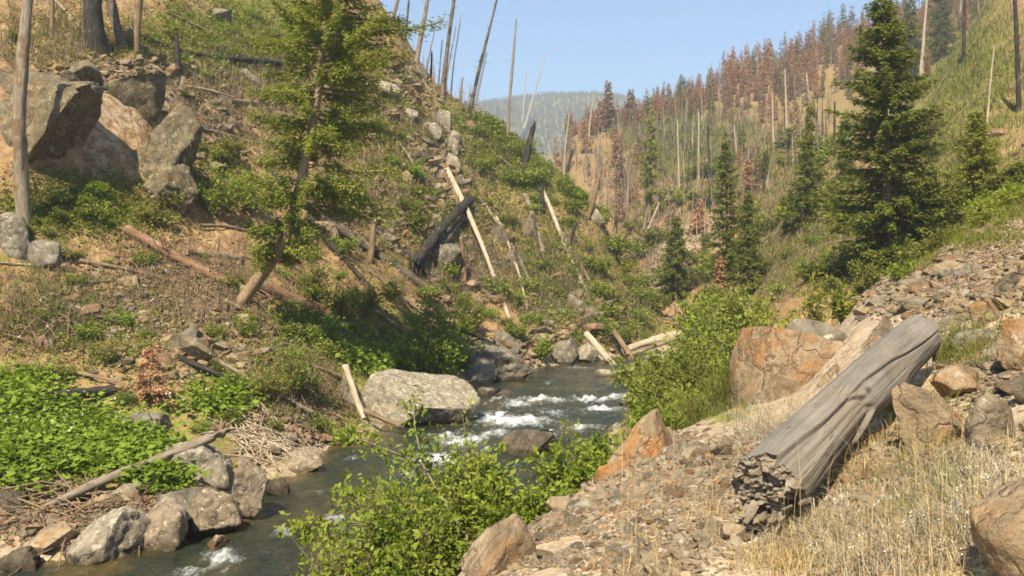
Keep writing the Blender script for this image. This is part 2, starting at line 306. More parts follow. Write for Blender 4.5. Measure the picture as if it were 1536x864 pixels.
cols[1290] = [(0.9, 4.4), (2, 4.42), (5, 4.7), (9, 5.0), p(455, 13.5), (17, 5.2), (24, 4.2), (32, 4.2), p(430, 42), p(400, 48), p(330, 60), p(270, 74), p(240, 86), p(200, 140), p(150, 210), p(62, 340), (390, 72)] + FARL
cols[1400] = [(0.9, 4.45), (2, 4.48), (5, 4.85), (9, 5.35), p(385, 15), (20, 6.0), (30, 5.7), p(395, 38), p(345, 45), p(250, 58), p(200, 68), p(165, 80), p(140, 100), p(110, 160), p(85, 220), p(30, 345), (400, 80)] + FARL
cols[1480] = [(0.9, 4.5), (2, 4.55), (5, 5.0), (9, 5.6), p(336, 16), (21, 6.9), (30, 7.0), p(325, 40), p(250, 50), p(150, 64), p(60, 82), p(8, 100), (150, 46), (220, 66), p(-10, 350), (400, 90)] + FARL
cols[1536] = [(0.9, 4.5), (2, 4.6), (5, 5.1), (9, 5.8), p(303, 17), (22, 7.6), (30, 8.2), p(285, 40), p(220, 50), p(100, 66), p(0, 84), p(-60, 110), (160, 58), p(-60, 350), (400, 95)] + FARL
cols[1800] = [(0.9, 4.6), (2, 4.75), (5, 5.5), (9, 6.5), (18, 9.2), (30, 12), (40, 15), (66, 32), (110, 58), (350, 160), (400, 110)] + FARL
cols[2150] = [(0.9, 4.8), (2, 5.1), (5, 6.2), (9, 7.6), (18, 11), (30, 15), (40, 19), (66, 36), (110, 64), (350, 170), (400, 110)] + FARL

cols[3400] = [(0.9, 5.4), (2, 6.4), (5, 9.0), (9, 12), (18, 17), (30, 22), (40, 27), (66, 44), (110, 74), (350, 190), (400, 130)] + FARL

def pchip(xs, ys, xq):
    xs = np.asarray(xs, float); ys = np.asarray(ys, float); h = np.diff(xs); d = np.diff(ys) / h
    m = np.zeros(len(xs)); m[0] = d[0]; m[-1] = d[-1]
    for i in range(1, len(xs) - 1):
        if d[i - 1] * d[i] > 0:
            w1 = 2 * h[i] + h[i - 1]; w2 = h[i] + 2 * h[i - 1]; m[i] = (w1 + w2) / (w1 / d[i - 1] + w2 / d[i])
    k = np.clip(np.searchsorted(xs, xq) - 1, 0, len(h) - 1); t = np.clip((xq - xs[k]) / h[k], 0, 1); hk = h[k]
    return (2*t**3 - 3*t**2 + 1) * ys[k] + (t**3 - 2*t**2 + t) * hk * m[k] + (-2*t**3 + 3*t**2) * ys[k + 1] + (t**3 - t**2) * hk * m[k + 1]

LY = np.concatenate([np.arange(math.log(0.9), math.log(14), 0.0105), np.arange(math.log(14), math.log(130), 0.0052), np.arange(math.log(130), math.log(2300), 0.011)])
YS = np.exp(LY)
PX = np.concatenate([np.arange(-640, -60, 9.0), np.arange(-60, 1600, 4.0), np.arange(1600, 2140, 9.0), np.arange(2140, 3400, 24.0)])
cpx = np.array(sorted(cols)); tab = []
for c in cpx:
    L = sorted(cols[c]); xs = np.log([a for a, b in L]); ys = [b for a, b in L]
    keep = [0] + [i for i in range(1, len(xs)) if xs[i] - xs[i - 1] > 1e-4]
    tab.append(pchip(xs[keep], np.array(ys)[keep], LY))
tab = np.array(tab)                                # [col, Y]
k = np.clip(np.searchsorted(cpx, PX) - 1, 0, len(cpx) - 2)
t = (PX - cpx[k]) / (cpx[k + 1] - cpx[k])
ZB = tab[k] * (1 - t)[:, None] + tab[k + 1] * t[:, None]
ker = np.exp(-0.5 * (np.arange(-5, 6) / 2.4) ** 2); ker /= ker.sum()
pad = np.pad(ZB, ((5, 5), (0, 0)), mode='edge')
ZB = sum(ker[i] * pad[i:i + len(PX)] for i in range(11))
PXg, YSg = np.meshgrid(PX, YS, indexing='ij')
XG = (PXg - CX) / F * YSg
near_right = sstep(19, 15, YSg) * sstep(600, 700, PXg)
land = sstep(0.1, 2.2, ZB)
fg = near_right
ampL = (1 - fg) * land
n_big = fbm(XG / 6.0, YSg / 6.0, ZB / 6.0, 3, 4); n_mid = fbm(XG / 1.7, YSg / 1.7, ZB / 1.7, 9, 4); n_sm = fbm(XG / 0.45, YSg / 0.45, None, 15, 3)
scale_far = np.clip(YSg / 60, 0.5, 3.0)
ZG = ZB + ampL * (0.75 * np.clip(scale_far, 0.5, 3) * n_big + 0.50 * n_mid + 0.17 * n_sm)
ZG += fg * (0.10 * n_mid + 0.05 * n_sm)
ZG += (1 - land) * (0.10 * n_mid + 0.06 * n_sm) * sstep(0.9, 0.0, np.abs(ZB))

def zgrid(px, Y):
    px = np.asarray(px, float); Y = np.asarray(Y, float)
    i = np.clip(np.searchsorted(PX, px) - 1, 0, len(PX) - 2); j = np.clip(np.searchsorted(YS, Y) - 1, 0, len(YS) - 2)
    a = np.clip((px - PX[i]) / (PX[i + 1] - PX[i]), 0, 1); b = np.clip((Y - YS[j]) / (YS[j + 1] - YS[j]), 0, 1)
    return (ZG[i, j] * (1 - a) + ZG[i + 1, j] * a) * (1 - b) + (ZG[i, j + 1] * (1 - a) + ZG[i + 1, j + 1] * a) * b
def zxy(x, y):
    return zgrid(CX + F * np.asarray(x) / np.asarray(y), y)
def hits(px, py, ymin=2.0, ymax=2200.0):
    """where the sight lines at these photo pixels meet the ground (nan where they meet none)"""
    px = np.atleast_1d(np.asarray(px, float)); py = np.atleast_1d(np.asarray(py, float)); out = np.full((len(px), 3), np.nan)
    sel = (YS > ymin) & (YS < ymax); Yv = YS[sel]
    for s in range(0, len(px), 2000):
        a = px[s:s + 2000]; b = py[s:s + 2000]
        i = np.clip(np.searchsorted(PX, a) - 1, 0, len(PX) - 2); w = np.clip((a - PX[i]) / (PX[i + 1] - PX[i]), 0, 1)[:, None]
        Z = ZG[i][:, sel] * (1 - w) + ZG[i + 1][:, sel] * w
        D = Z - (ZC + (HY - b)[:, None] / F * Yv[None]); hit = D >= 0; ok = hit.any(1); j = np.argmax(hit, 1)
        j = np.where(j == 0, 1, j); r = np.arange(len(a)); d0 = D[r, j - 1]; d1 = D[r, j]; f = np.where(d1 > d0, -d0 / (d1 - d0 + 1e-12), 1); f = np.clip(f, 0, 1)
        Y = Yv[j - 1] + f * (Yv[j] - Yv[j - 1])
        P = np.stack([(a - CX) / F * Y, Y, ZC + (HY - b) / F * Y], -1); P[~ok] = np.nan; out[s:s + 2000] = P
    return out
def hit(px, py, ymin=2.0, ymax=2200.0):
    h = hits([px], [py], ymin, ymax)[0]
    if np.isnan(h[0]):
        for dy in range(2, 160, 2):
            h = hits([px], [py + dy], ymin, ymax)[0]
            if not np.isnan(h[0]): break
    return h

# ground cover map: what grows or lies where (attributes on the ground mesh)
PYg = HY - (ZG - ZC) / YSg * F
def zone(lst):
    r = np.zeros_like(ZG)
    for (x, y, rx, ry, w) in lst:
        r += w * np.exp(-(((PXg - x) / rx) ** 2 + ((PYg - y) / ry) ** 2))
    return r
left = sstep(1010, 940, PXg)
green = 0.29 + zone([(110, 310, 110, 50, .5), (330, 60, 140, 70, .25), (420, 20, 90, 60, .2), (60, 640, 160, 70, .6), (230, 440, 150, 60, -.35), (300, 530, 110, 50, -.35),
    (560, 300, 150, 60, -.22), (700, 400, 90, 70, -.25), (760, 215, 70, 40, .6), (700, 180, 40, 25, .5), (820, 270, 40, 30, .3), (860, 420, 90, 60, .18), (560, 500, 100, 60, .3), (180, 215, 120, 80, -.3)])
right = sstep(930, 1010, PXg) * sstep(30, 40, YSg)
green = green + right * zone([(1000, 400, 60, 60, -.7), (1060, 350, 50, 40, -.4), (1250, 350, 90, 60, -.25), (1450, 140, 120, 120, .30), (1060, 230, 140, 60, .10), (1400, 330, 120, 40, .4), (1000, 190, 70, 25, .3), (1160, 380, 60, 40, .1), (1290, 270, 50, 30, -.4)])
green = np.where((YSg < 20) & (PXg > 640), 0.02 + zone([(1420, 540, 40, 25, .3), (1080, 620, 40, 20, .5)]), green)
bench = sstep(0.1, 0.6, ZB) * sstep(3.0, 1.2, ZB)
green = green + 0.25 * bench * sstep(20, 24, YSg)
green = np.where(YSg > 620, 0.62, green + right * sstep(60, 90, YSg) * .12)
scree = sstep(20, 16, YSg) * sstep(640, 720, PXg) + sstep(25, 40, YSg) * right * zone([(1000, 405, 45, 60, .8), (1060, 350, 40, 30, .5), (1280, 280, 40, 25, .6)])
scree = scree + left * zone([(670, 210, 30, 60, .6), (300, 530, 120, 50, .45), (230, 130, 120, 40, .4), (330, 180, 60, 60, .35), (590, 130, 40, 40, .3), (740, 540, 60, 30, .6), (160, 210, 130, 90, .5)]) + sstep(0.7, 0.1, ZB) * 0.7
dry = right * sstep(150, 200, YSg) * sstep(600, 500, YSg) * 0.22 + sstep(12, 9, YSg) * sstep(680, 760, PXg) * (0.25 + zone([(1400, 780, 190, 130, .8), (1150, 640, 80, 60, .4)])) + right * zone([(1250, 330, 80, 60, .6), (1420, 210, 60, 40, .35), (1500, 240, 60, 40, .3), (1330, 400, 90, 40, .3)])
vG = np.stack([XG, YSg, ZG], -1).reshape(-1, 3)
ni, nj = XG.shape; idx = np.arange(ni * nj).reshape(ni, nj)
Q = np.stack([idx[:-1, :-1], idx[1:, :-1], idx[1:, 1:], idx[:-1, 1:]], -1).reshape(-1, 4)

m, nn, ll = nmat('hillside_ground')
geo = nn.new('ShaderNodeNewGeometry'); pos = geo.outputs['Position']
def attr(n): a = nn.new('ShaderNodeAttribute'); a.attribute_name = n; return a.outputs['Fac']
n_a = noise(nn, ll, pos, 0.35, 6, 0.65); n_b = noise(nn, ll, pos, 2.2, 6, 0.65); n_c = noise(nn, ll, pos, 9.0, 5, 0.7)
vor = nn.new('ShaderNodeTexVoronoi'); vor.inputs['Scale'].default_value = 8.0; ll.new(pos, vor.inputs['Vector'])
vor2 = nn.new('ShaderNodeTexVoronoi'); vor2.inputs['Scale'].default_value = 26; ll.new(pos, vor2.inputs['Vector'])
soil = ramp(nn, ll, n_b, [(0.28, (0.11, 0.066, 0.034)), (0.48, (0.25, 0.158, 0.083)), (0.62, (0.34, 0.225, 0.125)), (0.78, (0.42, 0.31, 0.195))])
soil = mixc(nn, ll, ramp(nn, ll, n_a, [(0.5, (0, 0, 0)), (0.68, (0.7, 0.7, 0.7))]), soil, (0.32, 0.18, 0.085))
sep = nn.new('ShaderNodeSeparateColor'); ll.new(vor.outputs['Color'], sep.inputs[0])
sep2 = nn.new('ShaderNodeSeparateColor'); ll.new(vor2.outputs['Color'], sep2.inputs[0])
st1 = ramp(nn, ll, sep.outputs[0], [(0.0, (0.23, 0.18, 0.13)), (0.35, (0.34, 0.265, 0.19)), (0.6, (0.40, 0.29, 0.185)), (0.85, (0.30, 0.255, 0.20)), (1, (0.46, 0.37, 0.27))])
st2 = ramp(nn, ll, sep2.outputs[0], [(0.0, (0.21, 0.16, 0.11)), (0.4, (0.34, 0.26, 0.18)), (0.7, (0.43, 0.32, 0.21)), (1, (0.47, 0.39, 0.29))])
stone = mixc(nn, ll, ramp(nn, ll, n_b, [(0.42, (0, 0, 0)), (0.55, (1, 1, 1))]), st1, st2)
scr = mth(nn, ll, 'ADD', attr('scree'), mth(nn, ll, 'MULTIPLY', mth(nn, ll, 'SUBTRACT', n_b, 0.5), 1.3))
base = mixc(nn, ll, ramp(nn, ll, scr, [(0.38, (0, 0, 0)), (0.62, (1, 1, 1))]), soil, stone)
base = mixc(nn, ll, ramp(nn, ll, mth(nn, ll, 'ADD', attr('dry'), mth(nn, ll, 'MULTIPLY', mth(nn, ll, 'SUBTRACT', n_b, 0.5), 1.2)), [(0.35, (0, 0, 0)), (0.75, (0.8, 0.8, 0.8))]), base, ramp(nn, ll, n_c, [(0.3, (0.29, 0.205, 0.10)), (0.7, (0.43, 0.335, 0.18))]))
grs = ramp(nn, ll, n_c, [(0.28, (0.075, 0.080, 0.018)), (0.5, (0.165, 0.168, 0.040)), (0.72, (0.27, 0.245, 0.075))])
gm = mth(nn, ll, 'ADD', attr('green'), mth(nn, ll, 'ADD', mth(nn, ll, 'MULTIPLY', mth(nn, ll, 'SUBTRACT', n_b, 0.5), 1.6), mth(nn, ll, 'MULTIPLY', mth(nn, ll, 'SUBTRACT', n_a, 0.5), 1.5)))
base = mixc(nn, ll, ramp(nn, ll, gm, [(0.40, (0, 0, 0)), (0.60, (0.92, 0.92, 0.92))]), base, grs)
base = mixc(nn, ll, 0.55, base, ramp(nn, ll, n_c, [(0.25, (0.5, 0.5, 0.48)), (0.6, (1.1, 1.1, 1.08))]), 'MULTIPLY')
hgt = mth(nn, ll, 'ADD', n_c, mth(nn, ll, 'MULTIPLY', mth(nn, ll, 'ADD', vor.outputs['Distance'], vor2.outputs['Distance']), -0.9))
finish(nn, ll, base, 0.95, hgt, 0.6, 0.02, 0.08)
M['ground'] = m
mb = MB(); mb.add(vG, Q)
ground = mb.build('ground', M['ground'])
for nm, arr in (('green', green), ('scree', scree), ('dry', dry)):
    a_ = ground.data.attributes.new(nm, 'FLOAT', 'POINT'); a_.data.foreach_set('value', arr.ravel().astype(np.float32))
tag(ground, kind='structure')

# ------------------------------------------------------------------ river
FOAM = [(775, 633, 62, 9, 1.0), (735, 628, 30, 12, .8), (690, 662, 38, 12, .9), (655, 690, 40, 10, 1.0), (620, 712, 40, 8, .6), (505, 780, 26, 8, .95), (510, 797, 14, 4, .8), (425, 800, 20, 7, .8),
        (335, 838, 30, 16, .95), (300, 858, 40, 8, .6), (800, 600, 60, 5, .7), (775, 606, 30, 6, .8), (885, 600, 40, 5, .7), (940, 596, 30, 7, .85), (905, 613, 40, 4, .8), (880, 640, 40, 5, .6), (812, 655, 26, 10, .7),
        (830, 620, 30, 7, .6), (745, 650, 30, 8, .7), (985, 535, 22, 4, 1.0), (955, 548, 20, 3, .6), (870, 552, 30, 2, .5), (560, 735, 26, 5, .5), (470, 740, 20, 4, .35), (395, 830, 20, 4, .3), (600, 690, 24, 6, .4), (700, 615, 20, 6, .5)]
wpx = np.arange(-420, 1090, 3.0); wY = np.exp(np.arange(math.log(11), math.log(70), 0.0032))
A, B = np.meshgrid(wpx, wY, indexing='ij'); PYw = HY + ZC * F / B; Xw = (A - CX) / F * B
foam = np.zeros_like(A)
for (x, y, rx, ry, w) in FOAM: foam = np.maximum(foam, .86 * w * np.exp(-(((A - x) / rx) ** 2 + ((PYw - y) / ry) ** 2)))
flow = Xw * 0.93 - B * 0.37; along = Xw * 0.37 + B * 0.93
pyr = np.stack([A, PYw], -1)
rapid = sstep(560, 585, PYw) * sstep(720, 690, PYw)
streak = fbm(flow / 0.35, along / 1.5, None, 52, 4)
foam = np.clip(foam + rapid * 0.24 * sstep(.10, .50, streak) + 0.16 * sstep(.25, .6, streak) * sstep(860, 700, PYw), 0, 1)
Zw = 0.05 * fbm(flow / 0.9, along / 1.6, None, 40, 4) + 0.05 * fbm(Xw / 0.35, B / 0.5, None, 44, 3) + foam * (0.10 + 0.26 * fbm(Xw / 0.33, B / 0.33, None, 47, 5))
Tz = zgrid(A, B); ok = Tz < 0.5
idx = np.arange(A.size).reshape(A.shape)
keep = ok[:-1, :-1] | ok[1:, :-1] | ok[1:, 1:] | ok[:-1, 1:]
Qw = np.stack([idx[:-1, :-1], idx[1:, :-1], idx[1:, 1:], idx[:-1, 1:]], -1)[keep]
used = np.unique(Qw); remap = np.full(A.size, -1); remap[used] = np.arange(len(used))
mb = MB(); mb.add(np.stack([Xw, B, Zw], -1).reshape(-1, 3)[used], remap[Qw])
m, nn, ll = nmat('river_water')
geo = nn.new('ShaderNodeNewGeometry'); pos = geo.outputs['Position']
mp = nn.new('ShaderNodeMapping'); mp.inputs['Rotation'].default_value = (0, 0, math.radians(22)); mp.inputs['Scale'].default_value = (1.0, 0.55, 1.0); ll.new(pos, mp.inputs[0]); fv = mp.outputs[0]
n1 = noise(nn, ll, fv, 0.75, 6, 0.68); n2 = noise(nn, ll, fv, 3.2, 6, 0.7); n3 = noise(nn, ll, fv, 10, 5, 0.7, 0.4)
colr = ramp(nn, ll, n1, [(0.32, (0.014, 0.019, 0.012)), (0.5, (0.026, 0.030, 0.016)), (0.62, (0.06, 0.048, 0.018)), (0.76, (0.12, 0.078, 0.026))])
a_ = nn.new('ShaderNodeAttribute'); a_.attribute_name = 'shallow'
colr = mixc(nn, ll, mth(nn, ll, 'MULTIPLY', a_.outputs['Fac'], 0.8), colr, (0.12, 0.082, 0.032))
a2 = nn.new('ShaderNodeAttribute'); a2.attribute_name = 'foam'
ff = mth(nn, ll, 'ADD', a2.outputs['Fac'], mth(nn, ll, 'ADD', mth(nn, ll, 'MULTIPLY', mth(nn, ll, 'SUBTRACT', n2, 0.5), 1.5), mth(nn, ll, 'MULTIPLY', mth(nn, ll, 'SUBTRACT', n3, 0.5), 1.2)))
fm = ramp(nn, ll, ff, [(0.28, (0, 0, 0)), (0.5, (.22, .22, .22)), (0.75, (.55, .55, .55)), (1.0, (1, 1, 1))])
colr = mixc(nn, ll, fm, colr, (0.62, 0.64, 0.62))
rg = mth(nn, ll, 'ADD', mth(nn, ll, 'MULTIPLY', fm, 0.6), 0.10)
finish(nn, ll, colr, rg, mth(nn, ll, 'ADD', n2, mth(nn, ll, 'MULTIPLY', n3, 0.5)), 0.8, 0.12, 0.5)
M['water'] = m
river = mb.build('river', M['water'])
for nm, arr in (('foam', foam), ('shallow', sstep(-0.32, -0.02, Tz))):
    at_ = river.data.attributes.new(nm, 'FLOAT', 'POINT'); at_.data.foreach_set('value', arr.ravel()[used].astype(np.float32))
tag(river, kind='structure')

# ------------------------------------------------------------------ labels that single things out by what they stand beside
LM = [('tall grey trunk', 40, 200), ('big dark cliff rock', 70, 190), ('cleft cliff rock', 240, 230), ('leaning conifer', 450, 250), ('burnt stump on the upper slope', 265, 85),
      ('red rotten log', 280, 390), ('long grey log below the conifer', 530, 370), ('thick charred log', 660, 360), ('pale leaning pole', 715, 380), ('stacked pale outcrop', 672, 210),
      ('big flat boulder', 635, 600), ('round green alder', 648, 510), ('rusty dead sapling', 228, 560), ('long driftwood pole', 170, 720), ('pale wedge boulder', 155, 805), ('black charred log', 90, 605),
      ('white pole', 533, 590), ('charred leaning stub', 788, 232), ('pale log on the spur', 845, 365), ('log jam', 990, 508), ('white river stone', 908, 560),
      ('broad fir', 1345, 250), ('twin firs', 1100, 330), ('bluish fir', 1015, 385), ('slender fir', 1205, 250), ('sparse fir', 975, 240), ('blurred small fir', 1465, 235), ('grey talus patch', 1010, 420),
      ('orange block', 1190, 540), ('pointed orange rock', 965, 670), ('big silver log', 1265, 630), ('white stained boulder', 1490, 630), ('tall yellow willow', 1215, 460), ('pink boulder', 1395, 630),
      ('brown boulder at the corner', 1505, 790), ('bleached dry shrub', 1160, 640), ('dark upright slab', 1315, 505), ('foreground alder', 640, 760), ('willow thicket', 1070, 520), ('red rootwad', 1020, 480)]
USED = set()
def where(px, py, look, skip=(), far_ok=True):
    c = sorted(LM, key=lambda l: math.hypot(l[1] - px, l[2] - py))
    for nm, x, y in c[:7]:
        if nm in skip: continue
        dx, dy = px - x, py - y; d = math.hypot(dx, dy)
        rel = ('right of' if dx > 0 else 'left of') if abs(dx) > abs(dy) * 1.2 else ('below' if dy > 0 else 'above')
        pre = 'just ' if d < 70 else ('' if d < 170 else 'well ')
        L = f'{look} {pre}{rel} the {nm}'
        if L not in USED: USED.add(L); return L
    for r2 in ('smaller', 'bigger', 'lower', 'taller'):
        pass
    nm, x, y = c[0]
    return f'{look} around the {nm}'

# ------------------------------------------------------------------ rocks
def ico(sub):
    bm = bmesh.new(); bmesh.ops.create_icosphere(bm, subdivisions=sub, radius=1.0)
    v = np.array([q.co[:] for q in bm.verts]); f = np.array([[q.index for q in fc.verts] for fc in bm.faces]); bm.free(); return v, f
ICO = {s_: ico(s_) for s_ in (1, 2, 3, 4, 5)}
def rock_shape(sub, seed, dims, planes=13, cut=(0.40, 0.80), rough=0.06, strata=0.0, boxy=0.0, cuts=()):
    r = np.random.default_rng(seed); v, f = ICO[sub]; v = v.copy()
    if boxy > 0:
        q = np.sign(v) * np.abs(v) ** (1 - 0.55 * boxy); v = v * (1 - boxy) + q / np.abs(q).max(1)[:, None].clip(0.3) * boxy * 0.95
    for _ in range(planes):
        n = r.normal(size=3); n /= np.linalg.norm(n); o = r.uniform(*cut)
        s_ = v @ n - o; v -= n[None] * np.clip(s_, 0, None)[:, None] * 0.995
    for n, o in cuts:
        n = np.asarray(n, float); n /= np.linalg.norm(n); v -= n[None] * np.clip(v @ n - o, 0, None)[:, None] * 0.985
    lo, hi = v.min(0), v.max(0); v = (v - (lo + hi) / 2) / ((hi - lo) / 2)
    d = np.asarray(dims, float); w = v * d
    L = float(np.cbrt(d.prod())); nrm = v / (np.linalg.norm(v, axis=1)[:, None] + 1e-6)
    q = w / L
    disp = fbm(q[:, 0] * 1.3 + seed, q[:, 1] * 1.3, q[:, 2] * 1.3, seed, 5)
    rid = 1 - np.abs(fbm(q[:, 0] * 2.3 + seed * 3, q[:, 1] * 2.3, q[:, 2] * 2.3, seed + 7, 4)) * 2
    fine = fbm(q[:, 0] * 6 + seed, q[:, 1] * 6, q[:, 2] * 6, seed + 11, 3)
    w += nrm * (disp * rough * 1.5 + fine * rough * 0.55 - np.clip(rid - 0.70, 0, 1) * rough * 2.6)[:, None] * L
    if strata:
        lay = q[:, 2] * 3.2 + 0.5 * q[:, 0] + 0.3 * vnoise(q[:, 0] * 2, q[:, 1] * 2, q[:, 2] * 2, seed)
        w += nrm * ((np.abs((lay % 1) - 0.5) < 0.10) * -strata * L)[:, None]
    return w, f
def rot3(v, rz=0, rx=0, ry=0):
    R = np.array(Matrix.Rotation(rz, 3, 'Z') @ Matrix.Rotation(ry, 3, 'Y') @ Matrix.Rotation(rx, 3, 'X')); return v @ R.T
def boulder(x0, y0, x1, y1, mat, label, seed, name='boulder', cat='boulder', depth=0.8, yaw=0.0, tilt=0.0, Y=None, sub=None, group=None, emb=0.16, **kw):
    cx = (x0 + x1) / 2; sub = sub or (5 if x1 - x0 > 55 else 4)
    if Y is None: Y = hit(cx, y1 - 0.04 * (y1 - y0))[1]
    w = (x1 - x0) * Y / F; h = (y1 - y0) * Y / F; d = depth * w
    Yc = Y + d * 0.42
    c = at(cx, (y0 + y1) / 2, Yc)
    v, f = rock_shape(sub, seed, (w / 2 * 1.02, d / 2, h / 2 * (1 + emb)), **kw)
    v = rot3(v, yaw, 0, tilt)
    base = np.array([c[0], c[1], c[2] - h / 2])
    v = v + np.array([0, 0, h / 2 - emb * h * 0.5])
    mb = MB(); mb.add(v, f, 0, None, True); o = mb.build(name, M[mat]); o.location = base
    return tag(o, label, cat, group)

cl = 'cliff rocks on the left hillside'
boulder(-60, 92, 158, 278, 'rock_cliff', 'biggest dark cliff rock, behind the tall grey trunk at the left edge', 5, 'cliff_rock', 'rock', 0.7, yaw=0.0, sub=5, planes=8, cut=(0.6, 0.85), rough=0.11, boxy=.8, cuts=[((.8, -.12, -.56), .46), ((.15, -.2, .97), .78), ((-.28, -.93, .2), .42)], group=cl)
boulder(172, 146, 302, 305, 'rock_cliff', 'cleft brown cliff rock with a shaded right side, right of the biggest cliff rock', 33, 'cliff_rock', 'rock', 0.8, yaw=0.0, sub=5, planes=10, rough=0.08, strata=0.02, cuts=[((.95, -.2, -.2), .52), ((-.62, -.22, .75), .40), ((-.3, -.9, .3), .38), ((.3, -.5, -.8), .6)], group=cl)
boulder(218, 235, 296, 335, 'rock_cliff', 'lower grey cliff block at the foot of the cleft cliff rock', 35, 'cliff_rock', 'rock', 0.7, yaw=0.2, sub=5, rough=0.09, strata=0.03, group=cl)
boulder(140, 104, 238, 172, 'rock_cliff', 'low brown rock wedged above the gap between the two cliff rocks', 41, 'cliff_rock', 'rock', 0.9, sub=4, rough=0.1, group=cl)
boulder(92, 88, 150, 128, 'rock_cliff', 'small mossy rock on top of the biggest cliff rock', 43, 'cliff_rock', 'rock', 1.0, sub=4, group=cl)
boulder(300, 12, 350, 32, 'rock_grey', 'grey rock high on the slope near the top edge', 44, 'hillside_rock', 'rock', 0.9)
boulder(-25, 318, 47, 395, 'rock_grey', 'grey angular rock at the left edge below the tall trunk', 51, 'hillside_rock', 'rock', 0.9, yaw=0.4, rough=0.07)
boulder(43, 358, 92, 408, 'rock_grey', 'smaller rounded grey rock beside the angular rock at the left edge', 52, 'hillside_rock', 'rock', 0.9)
boulder(263, 487, 300, 518, 'rock_grey', 'tan half-buried rock on rubble above the rusty dead sapling', 53, 'hillside_rock', 'rock', 0.9)
boulder(158, 615, 250, 662, 'rock_grey', 'flat slab rock among the broad green leaves', 54, 'bank_rock', 'rock', 0.9, tilt=0.15)
boulder(640, 364, 694, 412, 'rock_grey', 'grey rock under the thick charred log', 55, 'hillside_rock', 'rock', 0.8)
# stacked outcrop on the spur
oc = 'blocks of the pale outcrop on the spur'
for i, (a, b, c_, d_, w) in enumerate([(648, 164, 680, 200, 'topmost block'), (660, 192, 692, 212, 'right middle block'), (628, 180, 664, 212, 'left middle block'), (664, 206, 690, 232, 'right lower block'), (662, 228, 692, 258, 'lowest block'), (618, 96, 640, 116, 'separate highest block'), (558, 126, 590, 146, 'left outlying block')]):
    boulder(a, b, c_, d_, 'rock_pale', f'{w} of the pale stacked outcrop on the spur', 60 + i, 'outcrop_block', 'rock', 0.9, group=oc, boxy=0.6, rough=0.05)
for i, (a, b, c_, d_, mt, w) in enumerate([(560, 118, 604, 150, 'rock_pale', 'broad pale ledge right of the conifer top'), (735, 330, 772, 372, 'rock_cliff', 'grey ledge right of the pale leaning pole'), (782, 318, 806, 360, 'rock_cliff', 'upright grey ledge left of the pale log'), (744, 372, 780, 402, 'rock_cliff', 'lower grey ledge right of the pale leaning pole'),
    (470, 330, 508, 362, 'rock_tan', 'tan rock at the upper end of the long grey log'), (590, 255, 622, 278, 'rock_tan', 'tan rock left of the brown log head'), (520, 262, 548, 284, 'rock_dark', 'dark burnt rock right of the conifer'), (350, 100, 392, 124, 'rock_pale', 'pale flat rock above the short grey level log'),
    (400, 228, 430, 250, 'rock_tan', 'tan rock beside the conifer trunk'), (120, 430, 152, 450, 'rock_rust', 'reddish rock on rubble left of the red rotten log'), (180, 412, 214, 436, 'rock_tan', 'tan rock just below the red rotten log'), (40, 500, 78, 524, 'rock_rust', 'reddish rock above the leafy bank at the left'),
    (345, 470, 375, 492, 'rock_tan', 'tan rock below the foot of the conifer'), (440, 545, 476, 570, 'rock_grey', 'grey rock above the loose pale shrub'), (600, 160, 628, 182, 'rock_pale', 'small pale ledge high on the slope left of the stacked outcrop'), (850, 440, 880, 466, 'rock_grey', 'grey ledge on the lower spur above the water'),
    (905, 425, 925, 452, 'rock_grey', 'slim grey ledge near the end of the spur'), (700, 440, 728, 462, 'rock_tan', 'tan rock above the broad pale bank rock'), (640, 190, 660, 206, 'rock_pale', 'small pale stone left of the stacked outcrop')]):
    boulder(a, b, c_, d_, mt, w, 160 + i, 'hillside_rock', 'rock', 0.9, group='rocks on the left hillside', rough=.12, boxy=.3, emb=.5)
# river boulders
boulder(538, 551, 724, 655, 'rock_lichen', 'biggest flat-topped grey boulder standing in the river', 76, depth=0.75, yaw=0.0, sub=5, Y=33.0, planes=8, cut=(0.62, 0.9), rough=0.05, boxy=.3, cuts=[((.40, -.36, .84), .40), ((.35, -.75, -.55), .55), ((-.5, -.85, .1), .62)])
boulder(496, 556, 552, 632, 'rock_grey', 'upright grey boulder behind the white pole, left of the biggest river boulder', 72, depth=0.9, Y=33.2)
boulder(742, 640, 842, 694, 'rock_dark', 'brown half-sunk boulder in the white water below the flat boulder', 73, depth=0.8, Y=28.0, rough=0.05)
boulder(892, 553, 927, 568, 'rock_pale', 'small white smooth stone in the far river', 74, 'river_stone', 'stone', 0.8, Y=48.5, rough=0.02, planes=4)
boulder(738, 584, 778, 606, 'rock_dark', 'dark wet boulder in the current right behind the flat boulder', 75, depth=0.8, Y=40.5)
boulder(716, 580, 752, 600, 'rock_grey', 'pale topped low rock beside the dark wet boulder', 77, depth=0.8, Y=41.5)
boulder(928, 600, 950, 612, 'rock_dark', 'small dark rock at the right side of the rapids', 78, depth=0.8, Y=38.3)
boulder(700, 510, 802, 578, 'rock_grey', 'broad pale bank rock at the waterline below the pale leaning pole', 81, 'bank_rock', 'rock', 0.7, Y=46.5, rough=0.09)
boulder(688, 536, 745, 580, 'rock_pale', 'low white rock left of the broad pale bank rock', 82, 'bank_rock', 'rock', 0.7, Y=45.8, rough=0.07)
boulder(740, 494, 782, 530, 'rock_grey', 'grey rock on top of the broad pale bank rock', 83, 'bank_rock', 'rock', 0.7)
boulder(826, 506, 868, 550, 'rock_grey', 'pointed bank rock at the far waterline', 84, 'bank_rock', 'rock', 0.7, Y=54.3, rough=0.09)
boulder(862, 514, 902, 548, 'rock_pale', 'white streaked bank rock beside the slanting pale plank log', 85, 'bank_rock', 'rock', 0.7, Y=55.3, rough=0.09)
